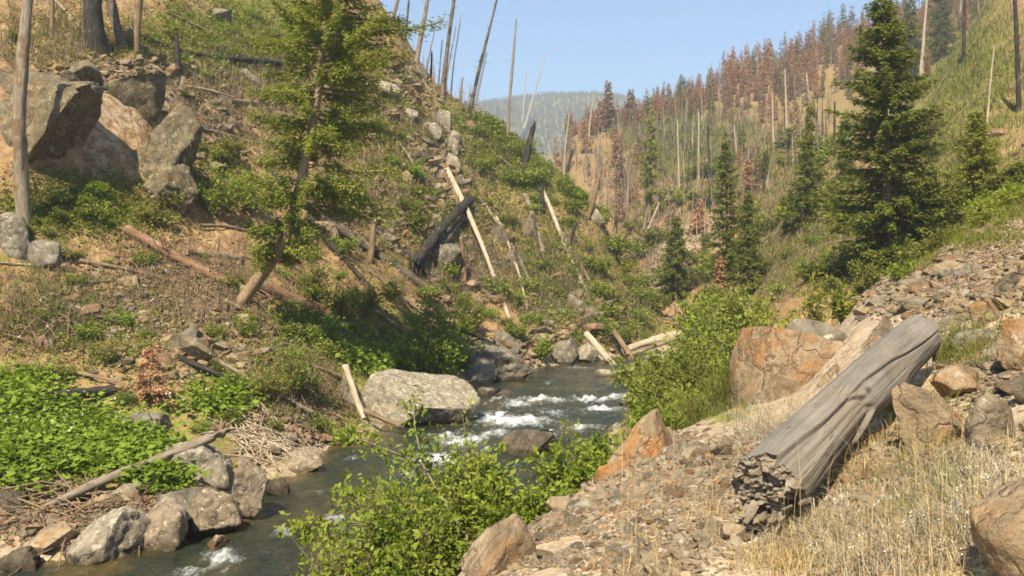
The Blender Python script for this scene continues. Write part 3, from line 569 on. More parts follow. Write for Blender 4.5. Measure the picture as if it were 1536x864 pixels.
boulder(880, 312, 908, 340, 'rock_pale', 'pale grey knob of rock on the lower spur', 86, 'outcrop_block', 'rock', 0.8)
lb = 'boulders along the near left bank'
for (a, b, c_, d_, mt, lab, sd, kw) in [
    (95, 766, 212, 846, 'rock_lichen', 'pale wedge boulder at the bottom left waterline', 91, dict(boxy=0, Y=17.9, cuts=[((-.55, -.2, .8), .25), ((.9, -.35, .1), .5)])),
    (196, 752, 284, 832, 'rock_white', 'dark split boulder right of the pale wedge boulder', 92, dict(Y=18.7)),
    (228, 736, 312, 792, 'rock_grey', 'flat brown boulder behind the dark split boulder', 97, dict(Y=19.6)),
    (286, 740, 358, 806, 'rock_white', 'white crusted boulder overhanging the water', 93, dict(Y=19.6)),
    (342, 688, 396, 772, 'rock_white', 'tall white flecked rock at the bank corner', 94, dict(Y=20.8)),
    (240, 666, 340, 742, 'rock_lichen', 'grey boulder under the root end of the driftwood pole', 95, dict(Y=22.3)),
    (422, 676, 482, 712, 'rock_white', 'low white boulder at the water beside the pile of pale sticks', 96, dict(Y=25.7)),
    (56, 718, 104, 758, 'rock_pale', 'round pale stone below the broad green leaves', 98, dict(Y=20.8)),
    (128, 722, 150, 742, 'rock_grey', 'small grey stone right of the round pale stone', 99, {}),
    (-10, 735, 36, 770, 'rock_dark', 'brown shaded rock at the left edge above the driftwood pole', 100, {}),
    (48, 800, 100, 838, 'rock_dark', 'brown rounded rock left of the pale wedge boulder', 101, dict(Y=18.4)),
    (4, 826, 60, 858, 'rock_dark', 'mossy wet rock in the bottom left corner', 102, dict(Y=17.4)),
    (142, 745, 176, 770, 'rock_tan', 'tan broken rock under the driftwood pole', 103, {}),
    (206, 690, 238, 720, 'rock_grey', 'grey block below the driftwood pole among the leaves', 104, {}),
    (306, 805, 340, 828, 'rock_orange', 'yellow lichen stone in the splash below the white crusted boulder', 105, dict(Y=18.9)),
    (400, 722, 428, 748, 'rock_dark', 'dark mossy stone at the water right of the white flecked rock', 106, dict(Y=23.4))]:
    kw.setdefault('boxy', .45); boulder(a - 5, b - 5, c_ + 6, d_ + 2, mt, lab, sd, depth=0.95, group=lb, rough=0.095, **kw)
# right foreground boulders
fr = 'rocks on the right foreground bank'
FB = [(1108, 486, 1262, 612, 'rock_orange', 'large orange faced block beside the dry shrub', 121, dict(Y=10.4, boxy=1.0, depth=0.8, sub=5, yaw=0.1, rough=0.045, planes=5, cut=(.84, 1.0), cuts=[((.12, -.93, .3), .55), ((-.9, -.3, .2), .72), ((.2, .1, .95), .66)])),
    (1168, 482, 1292, 560, 'rock_grey', 'grey slab lying on the back of the large orange block', 122, dict(Y=10.9, depth=0.6, tilt=0.25, sub=5, rough=0.05)),
    (1218, 544, 1276, 616, 'rock_tan', 'pale triangular stone leaning on the large orange block', 123, dict(Y=9.4, depth=0.6, cuts=[((-.8, -.2, .5), .25), ((.8, -.3, .45), .3)])),
    (1288, 474, 1346, 540, 'rock_slate', 'dark upright slab behind the far end of the silver log', 124, dict(Y=9.6, depth=0.5, cuts=[((-.75, -.3, .55), .25), ((.7, -.5, .5), .4)])),
    (1452, 446, 1506, 494, 'rock_orange', 'bright orange angular stone on the scree at the right', 125, dict(boxy=0.5)),
    (1498, 476, 1560, 562, 'rock_orange', 'orange and grey slab at the right edge on the scree', 126, dict(boxy=0.5)),
    (1488, 408, 1526, 446, 'rock_dark', 'dark brown stone high on the scree at the right', 127, dict()),
    (1336, 572, 1452, 684, 'rock_tan', 'pinkish tan boulder right of the silver log', 128, dict(depth=0.8, sub=5, cuts=[((.45, -.3, .8), .35), ((-.5, -.8, .3), .4)])),
    (1448, 586, 1532, 678, 'rock_white', 'boulder with a white stain near the right edge', 129, dict(depth=0.9, sub=5)),
    (1400, 548, 1480, 600, 'rock_orange', 'low orange stone behind the pinkish boulder', 130, dict()),
    (1466, 700, 1640, 880, 'rock_tan', 'big brown boulder cut off by the bottom right corner', 131, dict(depth=0.8, sub=5)),
    (908, 614, 1024, 732, 'rock_orange', 'pointed orange rock at the edge of the bank', 132, dict(Y=8.6, depth=0.6, sub=5, planes=7, cut=(.7, .95), cuts=[((-.66, -.2, .72), .30), ((.86, -.3, .45), .52), ((-.1, -.9, .35), .45)])),
    (986, 640, 1028, 690, 'rock_tan', 'brown slab leaning on the right side of the pointed orange rock', 144, dict(Y=8.9)),
    (892, 690, 940, 742, 'rock_orange', 'low orange block at the left foot of the pointed orange rock', 145, dict(Y=8.3)),
    (688, 770, 806, 905, 'rock_tan', 'large grey and orange rock at the bottom edge of the bank', 133, dict(Y=5.6, depth=0.8, sub=5, planes=8, cuts=[((-.6, -.2, .75), .3)])),
    (818, 742, 872, 772, 'rock_tan', 'rounded brown rock on the rim of the bank above the alder leaves', 134, dict(Y=7.3)),
    (1062, 652, 1098, 688, 'rock_slate', 'grey angular stone left of the dry shrub', 135, dict()),
    (1002, 660, 1070, 690, 'rock_slate', 'flat grey stone right of the pointed orange rock', 136, dict()),
    (1512, 560, 1570, 610, 'rock_dark', 'dark brown rock at the right edge above the stained boulder', 137, dict()),
    (1420, 660, 1458, 684, 'rock_orange', 'small orange stone between the pinkish and the stained boulder', 138, dict()),
    (1276, 540, 1312, 572, 'rock_pale', 'white stone tucked under the far end of the silver log', 139, dict()),
    (1340, 444, 1400, 470, 'rock_slate', 'flat grey slab on the scree above the silver log', 140, dict()),
    (1398, 470, 1452, 496, 'rock_slate', 'wide grey slab left of the bright orange angular stone', 141, dict()),
    (1190, 800, 1230, 822, 'rock_tan', 'tan stone in the dry grass right of the broken log end', 142, dict()),
    (1080, 780, 1130, 812, 'rock_tan', 'tan stone under the broken end of the silver log', 143, dict())]
for (a, b, c_, d_, mt, lab, sd, kw) in FB: boulder(a, b, c_, d_, mt, lab, sd, 'bank_boulder', 'boulder', group=fr, **kw)

# ------------------------------------------------------------------ wood: logs, snags, stumps
def limb(mb, p0, d, L, r, seed, mat=0, sides=5, sag=0.0, n=5):
    r_ = np.random.default_rng(seed); s_ = np.linspace(0, 1, n)[:, None]
    d = np.asarray(d, float); d = d / np.linalg.norm(d)
    P = np.asarray(p0) + s_ * d * L + np.cumsum(r_.normal(0, 0.05 * L, (n, 3)), 0) * s_ * 0.6 + np.array([0, 0, -sag * L]) * s_ ** 2
    mb.tube(P, r * (1 - 0.8 * s_[:, 0]), sides, mat)
def dead_trunk(P0, P1, r0, r1, mat, seed, name, stubs=8, sides=9, n=18, bend=0.02, splint=True, stub_len=1.0, stub_r=0.14, flare=0.3, rough=0.2):
    """a trunk from P0 to P1 with bark unevenness, broken splintered ends and branch stubs"""
    r_ = np.random.default_rng(seed); P0 = np.asarray(P0, float); P1 = np.asarray(P1, float); ax = P1 - P0; L = np.linalg.norm(ax); ax /= L
    ref = np.array([0, 0, 1.]) if abs(ax[2]) < .8 else np.array([1., 0, 0]); u = np.cross(ref, ax); u /= np.linalg.norm(u); w = np.cross(ax, u)
    R3 = Matrix((Vector(u), Vector(np.cross(ax, u)), Vector(ax))).transposed()
    P0w = P0; P0 = np.zeros(3); u, w, ax = np.array([1., 0, 0]), np.array([0, 1., 0]), np.array([0, 0, 1.])     # built along its own Z
    s_ = np.linspace(0, 1, n); B1 = r_.normal(0, bend * L); B2 = r_.normal(0, bend * L)
    path = s_[:, None] * ax * L + (np.sin(s_ * np.pi) * B1)[:, None] * u + (np.sin(s_ * np.pi * 1.5) * B2 * 0.6)[:, None] * w
    loc = path - P0; mb = MB()
    rad = r0 * (1 - s_) + r1 * s_; rad = rad * (1 + flare * np.exp(-s_ * 16))
    mb.tube(loc, rad, sides, 0, None, True, rough, seed)
    if splint:
        for k_ in range(4):
            a = r_.uniform(0, 6.28); q = loc[-1] + (np.cos(a) * u + np.sin(a) * w) * r1 * 0.6 - ax * r1
            limb(mb, q, ax + 0.15 * r_.normal(size=3), r1 * r_.uniform(2, 5), r1 * 0.45, seed * 7 + k_, 0, 4, 0, 3)
    for k_ in range(stubs):
        t_ = r_.uniform(0.12, 0.97); i = int(t_ * (n - 1)); a = r_.uniform(0, 6.28)
        d = np.cos(a) * u + np.sin(a) * w + ax * r_.uniform(-0.2, 0.5)
        limb(mb, loc[i], d, r_.uniform(0.25, 1.0) * stub_len * (1.15 - t_ * .5), max(0.012, rad[i] * stub_r), seed * 13 + k_, 0, 4, r_.uniform(0, .3), 5)
    o = mb.build(name, M[mat]); o.matrix_world = Matrix.Translation(Vector(P0w)) @ R3.to_4x4(); return o
def log(x0, y0, x1, y1, wpx0, wpx1, mat, label, seed, name='fallen_log', cat='log', Y0=None, Y1=None, lift=0.4, group='fallen logs on the left hillside', **kw):
    A_ = hit(x0, y0) if Y0 is None else at(x0, y0, Y0); B_ = hit(x1, y1) if Y1 is None else at(x1, y1, Y1)
    r0 = wpx0 * A_[1] / F / 2; r1 = wpx1 * B_[1] / F / 2
    A_ = A_ * 1; B_ = B_ * 1; A_[2] += r0 * lift; B_[2] += r1 * lift
    if Y0 is None:                                               # rest on the bumps between its ends instead of passing through them
        q = np.linspace(.08, .92, 24)[:, None]; Ln = A_ + (B_ - A_) * q; over = float(np.max(zxy(Ln[:, 0], Ln[:, 1]) - Ln[:, 2]))
        if over > 0: A_[2] += over * .8; B_[2] += over * .8
    kw.setdefault('flare', 0.05); kw.setdefault('n', 24); kw.setdefault('sides', 12)
    o = dead_trunk(A_, B_, r0, r1, mat, seed, name, **kw); return tag(o, label, cat, group)
def snag(x0, y0, x1, y1, wpx0, wpx1, mat, label, seed, group='standing dead trunks on the left hillside', name='dead_tree', cat='dead tree', dY=0.0, **kw):
    A_ = hit(x0, y0); Y = A_[1]; B_ = at(x1, y1, Y + dY); kw['stubs'] = int(kw.get('stubs', 6) * 1.8); r0 = wpx0 * Y / F / 2; r1 = wpx1 * Y / F / 2
    A_ = A_ - np.array([0, 0, 0.3])
    o = dead_trunk(A_, B_, r0, r1, mat, seed, name, **kw); return tag(o, label, cat, group)

# left hillside snags
snag(37, 326, 45, -60, 20, 15, 'wood_grey', 'tall grey barkless trunk at the left edge in front of the cliff', 201, stubs=5, stub_len=0.5, n=30, sides=14)
snag(146, 76, 142, -80, 30, 24, 'wood_char', 'thickest black charred trunk at the top left', 202, stubs=3, sides=14)
snag(186, 72, 152, -50, 15, 11, 'wood_char_grey', 'leaning charred trunk just right of the thickest black trunk', 203, stubs=3)
snag(203, 78, 214, -50, 12, 9, 'wood_brown', 'pale brown upright trunk right of the leaning charred trunk', 204, stubs=4)
snag(76, 50, 74, -60, 7, 5, 'wood_brown', 'thin brown trunk between the tall grey trunk and the thickest black trunk', 205, stubs=4)
tag(dead_trunk(hit(266, 106), hit(266, 106) + np.array([-.05, .1, 2.0]), .24, .09, 'wood_char', 206, 'burnt_stump', stubs=2, stub_len=.4, n=10), 'jagged black burnt stump above the cleft cliff rock', 'stump')
# spur snags (base x,y, top x,y, widths)
sp = 'dead trunks on the spur skyline'
for (a, b, c_, d_, w0, w1, mt, lab, st) in [
    (588, 26, 608, -40, 6, 4, 'wood_brown', 'brown trunk leaning right behind the top of the leaning conifer', 3),
    (601, 58, 597, 30, 6, 4, 'wood_char', 'short black stub at the upper end of the spur skyline', 1),
    (608, 60, 616, -30, 4, 2.5, 'wood_char_grey', 'thin upright trunk highest on the spur skyline', 4),
    (623, 98, 648, -40, 8, 4, 'wood_grey', 'thick grey trunk on the spur leaning right out of the frame', 6),
    (664, 146, 684, -40, 8, 4.5, 'wood_char_grey', 'half charred tall trunk on the spur, right of the thick grey trunk', 8),
    (668, 142, 682, 40, 3, 1.5, 'wood_grey', 'slender pole close behind the half charred tall trunk', 6),
    (702, 176, 746, -8, 6.5, 3, 'wood_char_grey', 'bare trunk with drooping dead twigs leaning right on the spur', 18),
    (712, 160, 730, 80, 4, 2.5, 'wood_char', 'short dark pole beside the trunk with drooping twigs', 2),
    (761, 206, 774, 30, 5, 2.2, 'wood_grey', 'straight slim trunk standing alone against the sky', 10),
    (784, 200, 819, 80, 4.5, 1.6, 'wood_pale', 'pale leaning trunk farthest right on the spur skyline', 10),
    (783, 186, 789, 110, 2.6, 1.5, 'wood_pale', 'short pale thin pole behind the pale leaning trunk', 5),
    (646, 114, 648, 78, 4, 2.5, 'wood_char', 'black burnt pole in the pink weeds on the spur', 2),
    (657, 132, 663, 60, 2.5, 1.5, 'wood_char_grey', 'thin dark pole among the weeds on the spur', 6),
    (690, 160, 693, 118, 4, 2, 'wood_rust', 'red brown dead sapling on the spur skyline', 8),
    (748, 178, 746, 160, 5, 3, 'wood_char', 'black low stub near the straight slim trunk', 1),
    (640, 108, 652, 40, 2.4, 1.4, 'wood_grey', 'grey whip thin pole left of the half charred tall trunk', 5),
    (676, 150, 690, 20, 2.2, 1.2, 'wood_pale', 'whitish whip thin pole right of the half charred tall trunk', 8)]:
    snag(a, b, c_, d_, w0, w1, mt, lab, int(a * 7 + b), sp, stubs=st, stub_len=1.3, n=16, sides=8, bend=0.012)
snag(774, 270, 803, 192, 12, 7, 'wood_char', 'thick charred leaning stub on the green side of the spur', 231, sp, stubs=2, stub_len=.5)
snag(778, 214, 797, 182, 8, 5, 'wood_char', 'smaller charred stub above the thick charred leaning stub', 232, sp, stubs=2, stub_len=.5)
snag(880, 325, 903, 252, 8, 6, 'wood_brown', 'brown leaning trunk on the lower spur', 233, sp, stubs=4)
snag(853, 368, 862, 340, 7, 5, 'wood_char', 'short dark leaning stub on the lower spur', 234, sp, stubs=1)
snag(851, 262, 858, 225, 6, 4, 'wood_char', 'dark leaning stub on the skyline of the lower spur', 239, sp, stubs=2)
snag(813, 318, 814, 280, 7, 5, 'wood_char', 'black stump at the upper end of the pale log on the spur', 235, sp, stubs=1)
snag(553, 392, 562, 336, 11, 8, 'wood_brown', 'short brown upright stub crossing the long grey log', 236, stubs=2, stub_len=.5)
snag(697, 430, 692, 355, 9, 6, 'wood_rust', 'reddish upright trunk right of the thick charred log', 237, stubs=3, stub_len=.6)
# logs
log(212, 58, 420, 104, 8, 9, 'wood_char', 'dark thin log across the upper slope behind the burnt stump', 301, stubs=4)
log(345, 160, 424, 164, 8, 6, 'wood_grey', 'short grey log lying level on the upper slope', 302, stubs=3)
log(190, 348, 372, 448, 13, 16, 'wood_rust', 'red rotten shaggy log running down to the foot of the conifer', 303, stubs=46, stub_len=1.5, lift=.8, n=40, sides=10)
log(384, 436, 502, 484, 22, 18, 'wood_rust', 'thick half burnt log with a shaggy reddish end below the conifer', 304, stubs=10, stub_len=1.0, lift=.8, sides=12)
log(280, 386, 438, 403, 9, 10, 'wood_grey', 'thin grey log lying behind the red rotten log', 305, stubs=5, lift=.8)
log(368, 276, 500, 346, 14, 13, 'wood_char', 'black upper log behind the leaning conifer', 306, stubs=5, lift=1.0)
log(480, 338, 652, 452, 11, 12, 'wood_char_grey', 'long grey log slanting down below the leaning conifer', 307, stubs=6, lift=1.4, n=26)
log(554, 412, 634, 474, 6, 5, 'wood_grey', 'thin pole parallel below the long grey log', 308, stubs=3, lift=1)
log(706, 312, 620, 412, 12, 15, 'wood_char', 'thick charred log propped diagonally on the hillside', 309, stubs=26, stub_len=1.6, lift=2.2, sides=20, n=70, bend=.005, rough=.34)
log(700, 330, 650, 392, 9, 8, 'wood_char_grey', 'grey root tangle log under the thick charred log', 310, stubs=16, stub_len=1.6, lift=2.5)
log(668, 262, 768, 488, 9, 5, 'wood_pale', 'long pale leaning pole lying straight down the hillside', 311, stubs=6, lift=2.5, n=26)
log(662, 262, 690, 318, 8, 9, 'wood_rust', 'short brown log at the head of the pale pole', 312, stubs=3, lift=1.5)
log(812, 288, 856, 392, 7, 6, 'wood_pale', 'pale log lying down the spur', 313, stubs=4, lift=1.5)
log(858, 394, 880, 442, 5, 4, 'wood_pale', 'lower broken piece of the pale log on the spur', 314, stubs=2, lift=1.2)
log(788, 302, 814, 388, 8, 7, 'wood_grey', 'grey trunk lying left of the pale log on the spur', 315, stubs=5, lift=1.5)
log(702, 246, 770, 268, 5, 5, 'wood_char_grey', 'thin log lying across the green side of the spur', 316, stubs=4, lift=1)
log(625, 100, 662, 172, 5, 4, 'wood_brown', 'thin brown pole lying beside the stacked pale outcrop', 317, stubs=4, lift=1.2)
log(880, 503, 914, 543, 10, 11, 'wood_pale', 'slanting pale plank log at the far waterline', 318, Y0=57, Y1=54.8, stubs=0, group='logs at the waterline')
log(920, 496, 944, 536, 8, 9, 'wood_brown', 'brown slanting log right of the pale plank log', 319, Y0=59.5, Y1=57.5, stubs=2, group='logs at the waterline')
log(936, 525, 1028, 498, 10, 14, 'wood_pale', 'bleached log of the log jam across the far river', 320, Y0=60, Y1=60.5, stubs=12, stub_len=0.9, lift=0, group='logs at the waterline', n=22)
log(948, 532, 1010, 508, 6, 7, 'wood_grey', 'grey lower log of the log jam', 321, Y0=59.5, Y1=60, stubs=8, lift=0, group='logs at the waterline')
log(-40, 622, 172, 590, 20, 15, 'wood_char', 'black charred log lying in the broad green leaves', 322, stubs=3, stub_len=.5, lift=1.0, sides=12)
log(-30, 822, 318, 652, 12, 15, 'wood_grey', 'long driftwood pole lying on the left bank boulders', 323, Y0=18.6, Y1=23.2, stubs=7, stub_len=.4, lift=0.4, n=30, sides=10)
log(518, 552, 548, 628, 10, 9, 'wood_pale', 'white pole leaning between the upright and the biggest boulder', 324, Y0=33.6, Y1=32.2, stubs=0, group='driftwood on the left bank')
log(548, 618, 600, 640, 9, 6, 'wood_brown', 'short brown driftwood log at the foot of the white pole', 325, Y0=32.2, Y1=31.6, stubs=2, group='driftwood on the left bank')
log(270, 545, 400, 600, 9, 6, 'wood_char', 'dark half hidden log above the bank right of the rusty sapling', 326, stubs=8, stub_len=.8, lift=.9)
log(60, 455, 130, 500, 3, 2, 'wood_pale', 'pale dead branch on the slope at the left edge', 327, stubs=6, stub_len=.8, lift=1.5)
log(-10, 395, 62, 400, 3, 2, 'wood_pale', 'thin pale stick at the left edge below the grey rocks', 328, stubs=3, lift=1.5)
log(80, 3, 142, 74, 4, 3, 'wood_pale', 'thin bleached pole leaning on the thickest black trunk', 329, stubs=3, lift=2)
log(330, 470, 420, 520, 4, 2.5, 'wood_grey', 'grey dead branch on rubble below the conifer foot', 330, stubs=8, stub_len=.8, lift=1.5)
log(480, 195, 520, 235, 4, 3, 'wood_grey', 'little grey stick right of the conifer crown', 331, stubs=4, lift=1.5)
log(552, 190, 572, 232, 4, 3, 'wood_pale', 'pale forked stick on the slope left of the stacked outcrop', 332, stubs=4, lift=2)
for (x0_, y0_, x1_, y1_, w_, mt, lab) in [
    (505, 300, 640, 420, 8, 'wood_char', 'dark log above and beside the long grey log below the conifer'), (575, 350, 700, 470, 7, 'wood_char_grey', 'half burnt log running under the thick charred log'), (600, 300, 560, 345, 7, 'wood_grey', 'short grey piece above the long grey log'),
    (720, 300, 800, 440, 5, 'wood_grey', 'thin grey pole right of the pale leaning pole'), (745, 330, 790, 470, 4, 'wood_pale', 'thin bleached pole lying between the pale pole and the pale log'), (835, 330, 885, 450, 5, 'wood_grey', 'grey pole right of the pale log on the spur'),
    (870, 400, 930, 500, 5, 'wood_brown', 'brown pole running down to the slanting plank logs'), (460, 330, 560, 440, 8, 'wood_char', 'charred log left of the long grey log below the conifer'), (230, 400, 360, 470, 7, 'wood_grey', 'grey log parallel below the red rotten log'),
    (120, 395, 250, 420, 6, 'wood_brown', 'brown log left of the red rotten log'), (300, 345, 420, 360, 5, 'wood_grey', 'thin log crossing behind the conifer foot'), (20, 440, 120, 470, 6, 'wood_grey', 'grey log on the slope below the grey rocks at the left edge'),
    (440, 130, 560, 150, 5, 'wood_grey', 'level grey log behind the conifer crown'), (500, 240, 590, 330, 5, 'wood_brown', 'brown pole right of the conifer crown'), (590, 210, 650, 300, 5, 'wood_grey', 'grey pole left of the stacked outcrop'),
    (250, 20, 330, 60, 5, 'wood_grey', 'grey pole high on the slope right of the trunks'), (270, 130, 360, 150, 4, 'wood_pale', 'pale thin pole below the burnt stump'), (300, 195, 410, 220, 5, 'wood_grey', 'grey pole below the short grey level log'),
    (380, 520, 520, 580, 7, 'wood_brown', 'brown log half buried above the flat boulder'), (150, 470, 240, 500, 5, 'wood_pale', 'bleached pole on the rubble above the rusty sapling'), (640, 470, 740, 520, 6, 'wood_char', 'dark log in the shade right of the round alder'),
    (700, 190, 790, 250, 4, 'wood_char', 'dark pole on the green side of the spur'), (720, 215, 830, 300, 4, 'wood_char_grey', 'longest pole lying on the green side of the spur'), (100, 560, 200, 580, 6, 'wood_brown', 'brown log above the black charred log'),
    (320, 560, 470, 640, 6, 'wood_grey', 'grey pole running down to the pile of drift sticks'), (560, 470, 640, 530, 5, 'wood_grey', 'grey pole in the shade left of the round alder')]:
    log(x0_, y0_, x1_, y1_, w_, w_ * .8, mt, lab, int(x0_ * 3 + y0_), stubs=9, stub_len=1.1, lift=1.0, n=26, rough=.26)
# root end of the driftwood pole and red rootwad of the log jam
def rootwad(P, R, mat, label, seed, n=14):
    mb = MB(); r_ = np.random.default_rng(seed)
    for i in range(n):
        d = r_.normal(size=3); d[1] *= .6; d[2] = abs(d[2]) * .8
        limb(mb, np.zeros(3), d, R * r_.uniform(.6, 1.3), R * .14, seed + i, 0, 6, 0.15, 7)
    mb.add(*[q for q in (rock_shape(2, seed, (R * .45, R * .3, R * .4), rough=.2))], 0)
    o = mb.build('rootwad', M[mat]); o.location = P; return tag(o, label, 'root')
rootwad(at(331, 648, 23.2), 0.42, 'wood_grey', 'grey root crown at the upper end of the driftwood pole', 341)
rootwad(at(1018, 486, 60.8), 1.1, 'wood_rust', 'red upturned rootwad behind the log jam', 342, 16)
rootwad(at(1036, 478, 60.3), 0.7, 'wood_pale', 'white curved dead branch beside the red rootwad', 343, 4)
# piles of drift sticks: nobody could count the sticks
def sticks(name, zones, n, Lr, rr, mat, label, seed, lift=0.1, flat=True):
    r_ = np.random.default_rng(seed); mb = MB(); pts = []
    for (x, y, rx, ry, w) in zones:
        kx = int(n * w); pts.append(np.stack([x + rx * r_.normal(0, .5, kx), y + ry * r_.normal(0, .5, kx)], -1))
    pts = np.vstack(pts); H = hits(pts[:, 0], pts[:, 1])
    for P in H:
        if np.isnan(P[0]) or P[2] < 0.03: continue
        a = r_.uniform(0, 6.28); L = r_.uniform(*Lr)
        Q_ = P + np.array([math.cos(a), math.sin(a), 0]) * L
        if Q_[1] < 3: continue
        Q_[2] = zxy(Q_[0], Q_[1]) + r_.uniform(0, .35) * L * .5 + lift
        P = P + np.array([0, 0, lift]); mid = (P + Q_) / 2 + r_.normal(0, .05 * L, 3) + np.array([0, 0, .04 * L])
        s_ = np.array([0, .5, 1])
        mb.tube(np.array([P, mid, Q_]), r_.uniform(*rr) * np.array([1, .8, .4]), 4, 0, r_.uniform(), False)
    o = mb.build(name, M[mat]); return tag(o, label, 'sticks', None, 'stuff')
sticks('driftwood_sticks', [(400, 668, 45, 30, 1)], 130, (.5, 1.6), (.012, .03), 'wood_pale', 'pile of bleached drift sticks on the left bank', 351)
sticks('deadwood_litter', [(330, 420, 130, 60, .25), (330, 170, 110, 80, .2), (600, 250, 120, 90, .12), (690, 400, 50, 50, .12), (560, 420, 70, 40, .08), (120, 770, 130, 40, .12), (60, 500, 90, 60, .1), (820, 430, 70, 70, .12), (480, 610, 60, 40, .08), (930, 500, 40, 25, .05), (300, 420, 120, 50, .15), (620, 330, 120, 80, .25), (450, 480, 120, 60, .2), (850, 400, 60, 80, .15)], 900, (.5, 2.2), (.01, .03), 'wood_brown', 'dead branches littering the left hillside', 352)
sticks('valley_deadwood', [(1100, 250, 160, 70, .4), (1000, 420, 50, 50, .15), (1250, 330, 80, 60, .15), (1450, 120, 70, 80, .1), (1150, 350, 60, 60, .2)], 170, (1.5, 4.5), (.03, .08), 'wood_grey', 'fallen burnt timber scattered over the far hillside', 353)

# ------------------------------------------------------------------ leaves, shrubs, conifers
def leaf_quads(mb, P, A_, Bv, L, W, mat=0, var=None, cup=0.15):
    """one kite-shaped leaf per point, axis A, side B"""
    n = len(P); L = np.broadcast_to(L, (n,))[:, None]; W = np.broadcast_to(W, (n,))[:, None]; N = np.cross(A_, Bv)
    v = np.stack([P, P + A_ * L * .45 + Bv * W * .5 + N * W * cup, P + A_ * L, P + A_ * L * .45 - Bv * W * .5 + N * W * cup], 1).reshape(-1, 3)
    f = np.arange(4 * n).reshape(n, 4); mb.add(v, f, mat, var, False)
def unit(v): return v / (np.linalg.norm(v, axis=-1, keepdims=True) + 1e-9)
def shrub_parts(h, w, stems, nleaf, leaf, seed, upright=0.5, low=0.2, twigs=5, lw=0.5, clump=0.10):
    r_ = np.random.default_rng(seed); wood = MB(); lf = MB(); ends = []
    for i in range(stems):
        a = r_.uniform(0, 6.28); rad = w / 2 * math.sqrt(r_.uniform(0.03, 1)); hh = h * r_.uniform(.6, 1.0) * (1 - 0.45 * (rad / (w / 2)) ** 2)
        b = np.array([math.cos(a), math.sin(a), 0]); s_ = np.linspace(0, 1, 8)
        P = b[None] * (rad * (s_ ** (0.6 + upright)))[:, None] + np.array([0, 0, 1])[None] * (hh * s_ ** .9)[:, None] + np.cumsum(r_.normal(0, .02 * h, (8, 3)), 0) * s_[:, None]
        r0 = 0.008 + 0.006 * h
        wood.tube(P, r0 * (1 - .8 * s_), 5, 0, None, False)
        ends.append(P[3:])
        for k_ in range(twigs):
            j = r_.integers(2, 7); d = unit(r_.normal(size=3) + np.array([b[0] * .8, b[1] * .8, .5])); Lk = h * r_.uniform(.12, .32)
            T = P[j] + np.linspace(0, 1, 5)[:, None] * d * Lk + np.array([0, 0, .1 * Lk]) * np.linspace(0, 1, 5)[:, None] ** 2
            wood.tube(T, r0 * .35 * np.linspace(1, .3, 5), 4, 0, None, False); ends.append(T[1:])
    E = np.vstack(ends); E = E[E[:, 2] > low * h]
    c = E[r_.integers(0, len(E), nleaf)]
    P = c + r_.normal(0, clump * min(h, w), (nleaf, 3)) * r_.uniform(.2, 1, (nleaf, 1)); P[:, 2] = np.maximum(P[:, 2], .04 * h)
    out = unit(np.stack([P[:, 0], P[:, 1], .35 * P[:, 2]], -1) + 1e-3)
    A_ = unit(out * .7 + r_.normal(0, .6, (nleaf, 3)) + np.array([0, 0, -.05])); N = unit(r_.normal(0, .55, (nleaf, 3)) + np.array([0, 0, .8]) + out * .35)
    Bv = unit(np.cross(N, A_)); L = leaf * np.clip(np.exp(r_.normal(-.08, .35, nleaf)), .35, 1.7)
    leaf_quads(lf, P, A_, Bv, L, L * lw, 0, r_.uniform(0, 1, nleaf))
    return wood, lf
def shrub(px, py, hpx, wpx, mat, label, seed, stems=16, nleaf=2500, leafpx=4.0, name='shrub', cat='shrub', group=None, Y=None, sx=0, **kw):
    P = hit(px, py) if Y is None else at(px, py, Y)
    if Y is not None: P[2] = min(P[2], float(zxy(P[0], P[1]))) if False else float(zxy(P[0], P[1]))
    Yv = P[1]; h = hpx * Yv / F if Y is None else (ZC + (HY - (py - hpx)) / F * Yv - P[2]); w = wpx * Yv / F
    wood, lf = shrub_parts(h, w, stems, nleaf, leafpx * Yv / F, seed, **kw)
    root = empty(name, P - np.array([0, 0, .03])); wood.build('stems', M['twig'], root); lf.build('foliage', M[mat], root)
    return tag(root, label, cat, group)

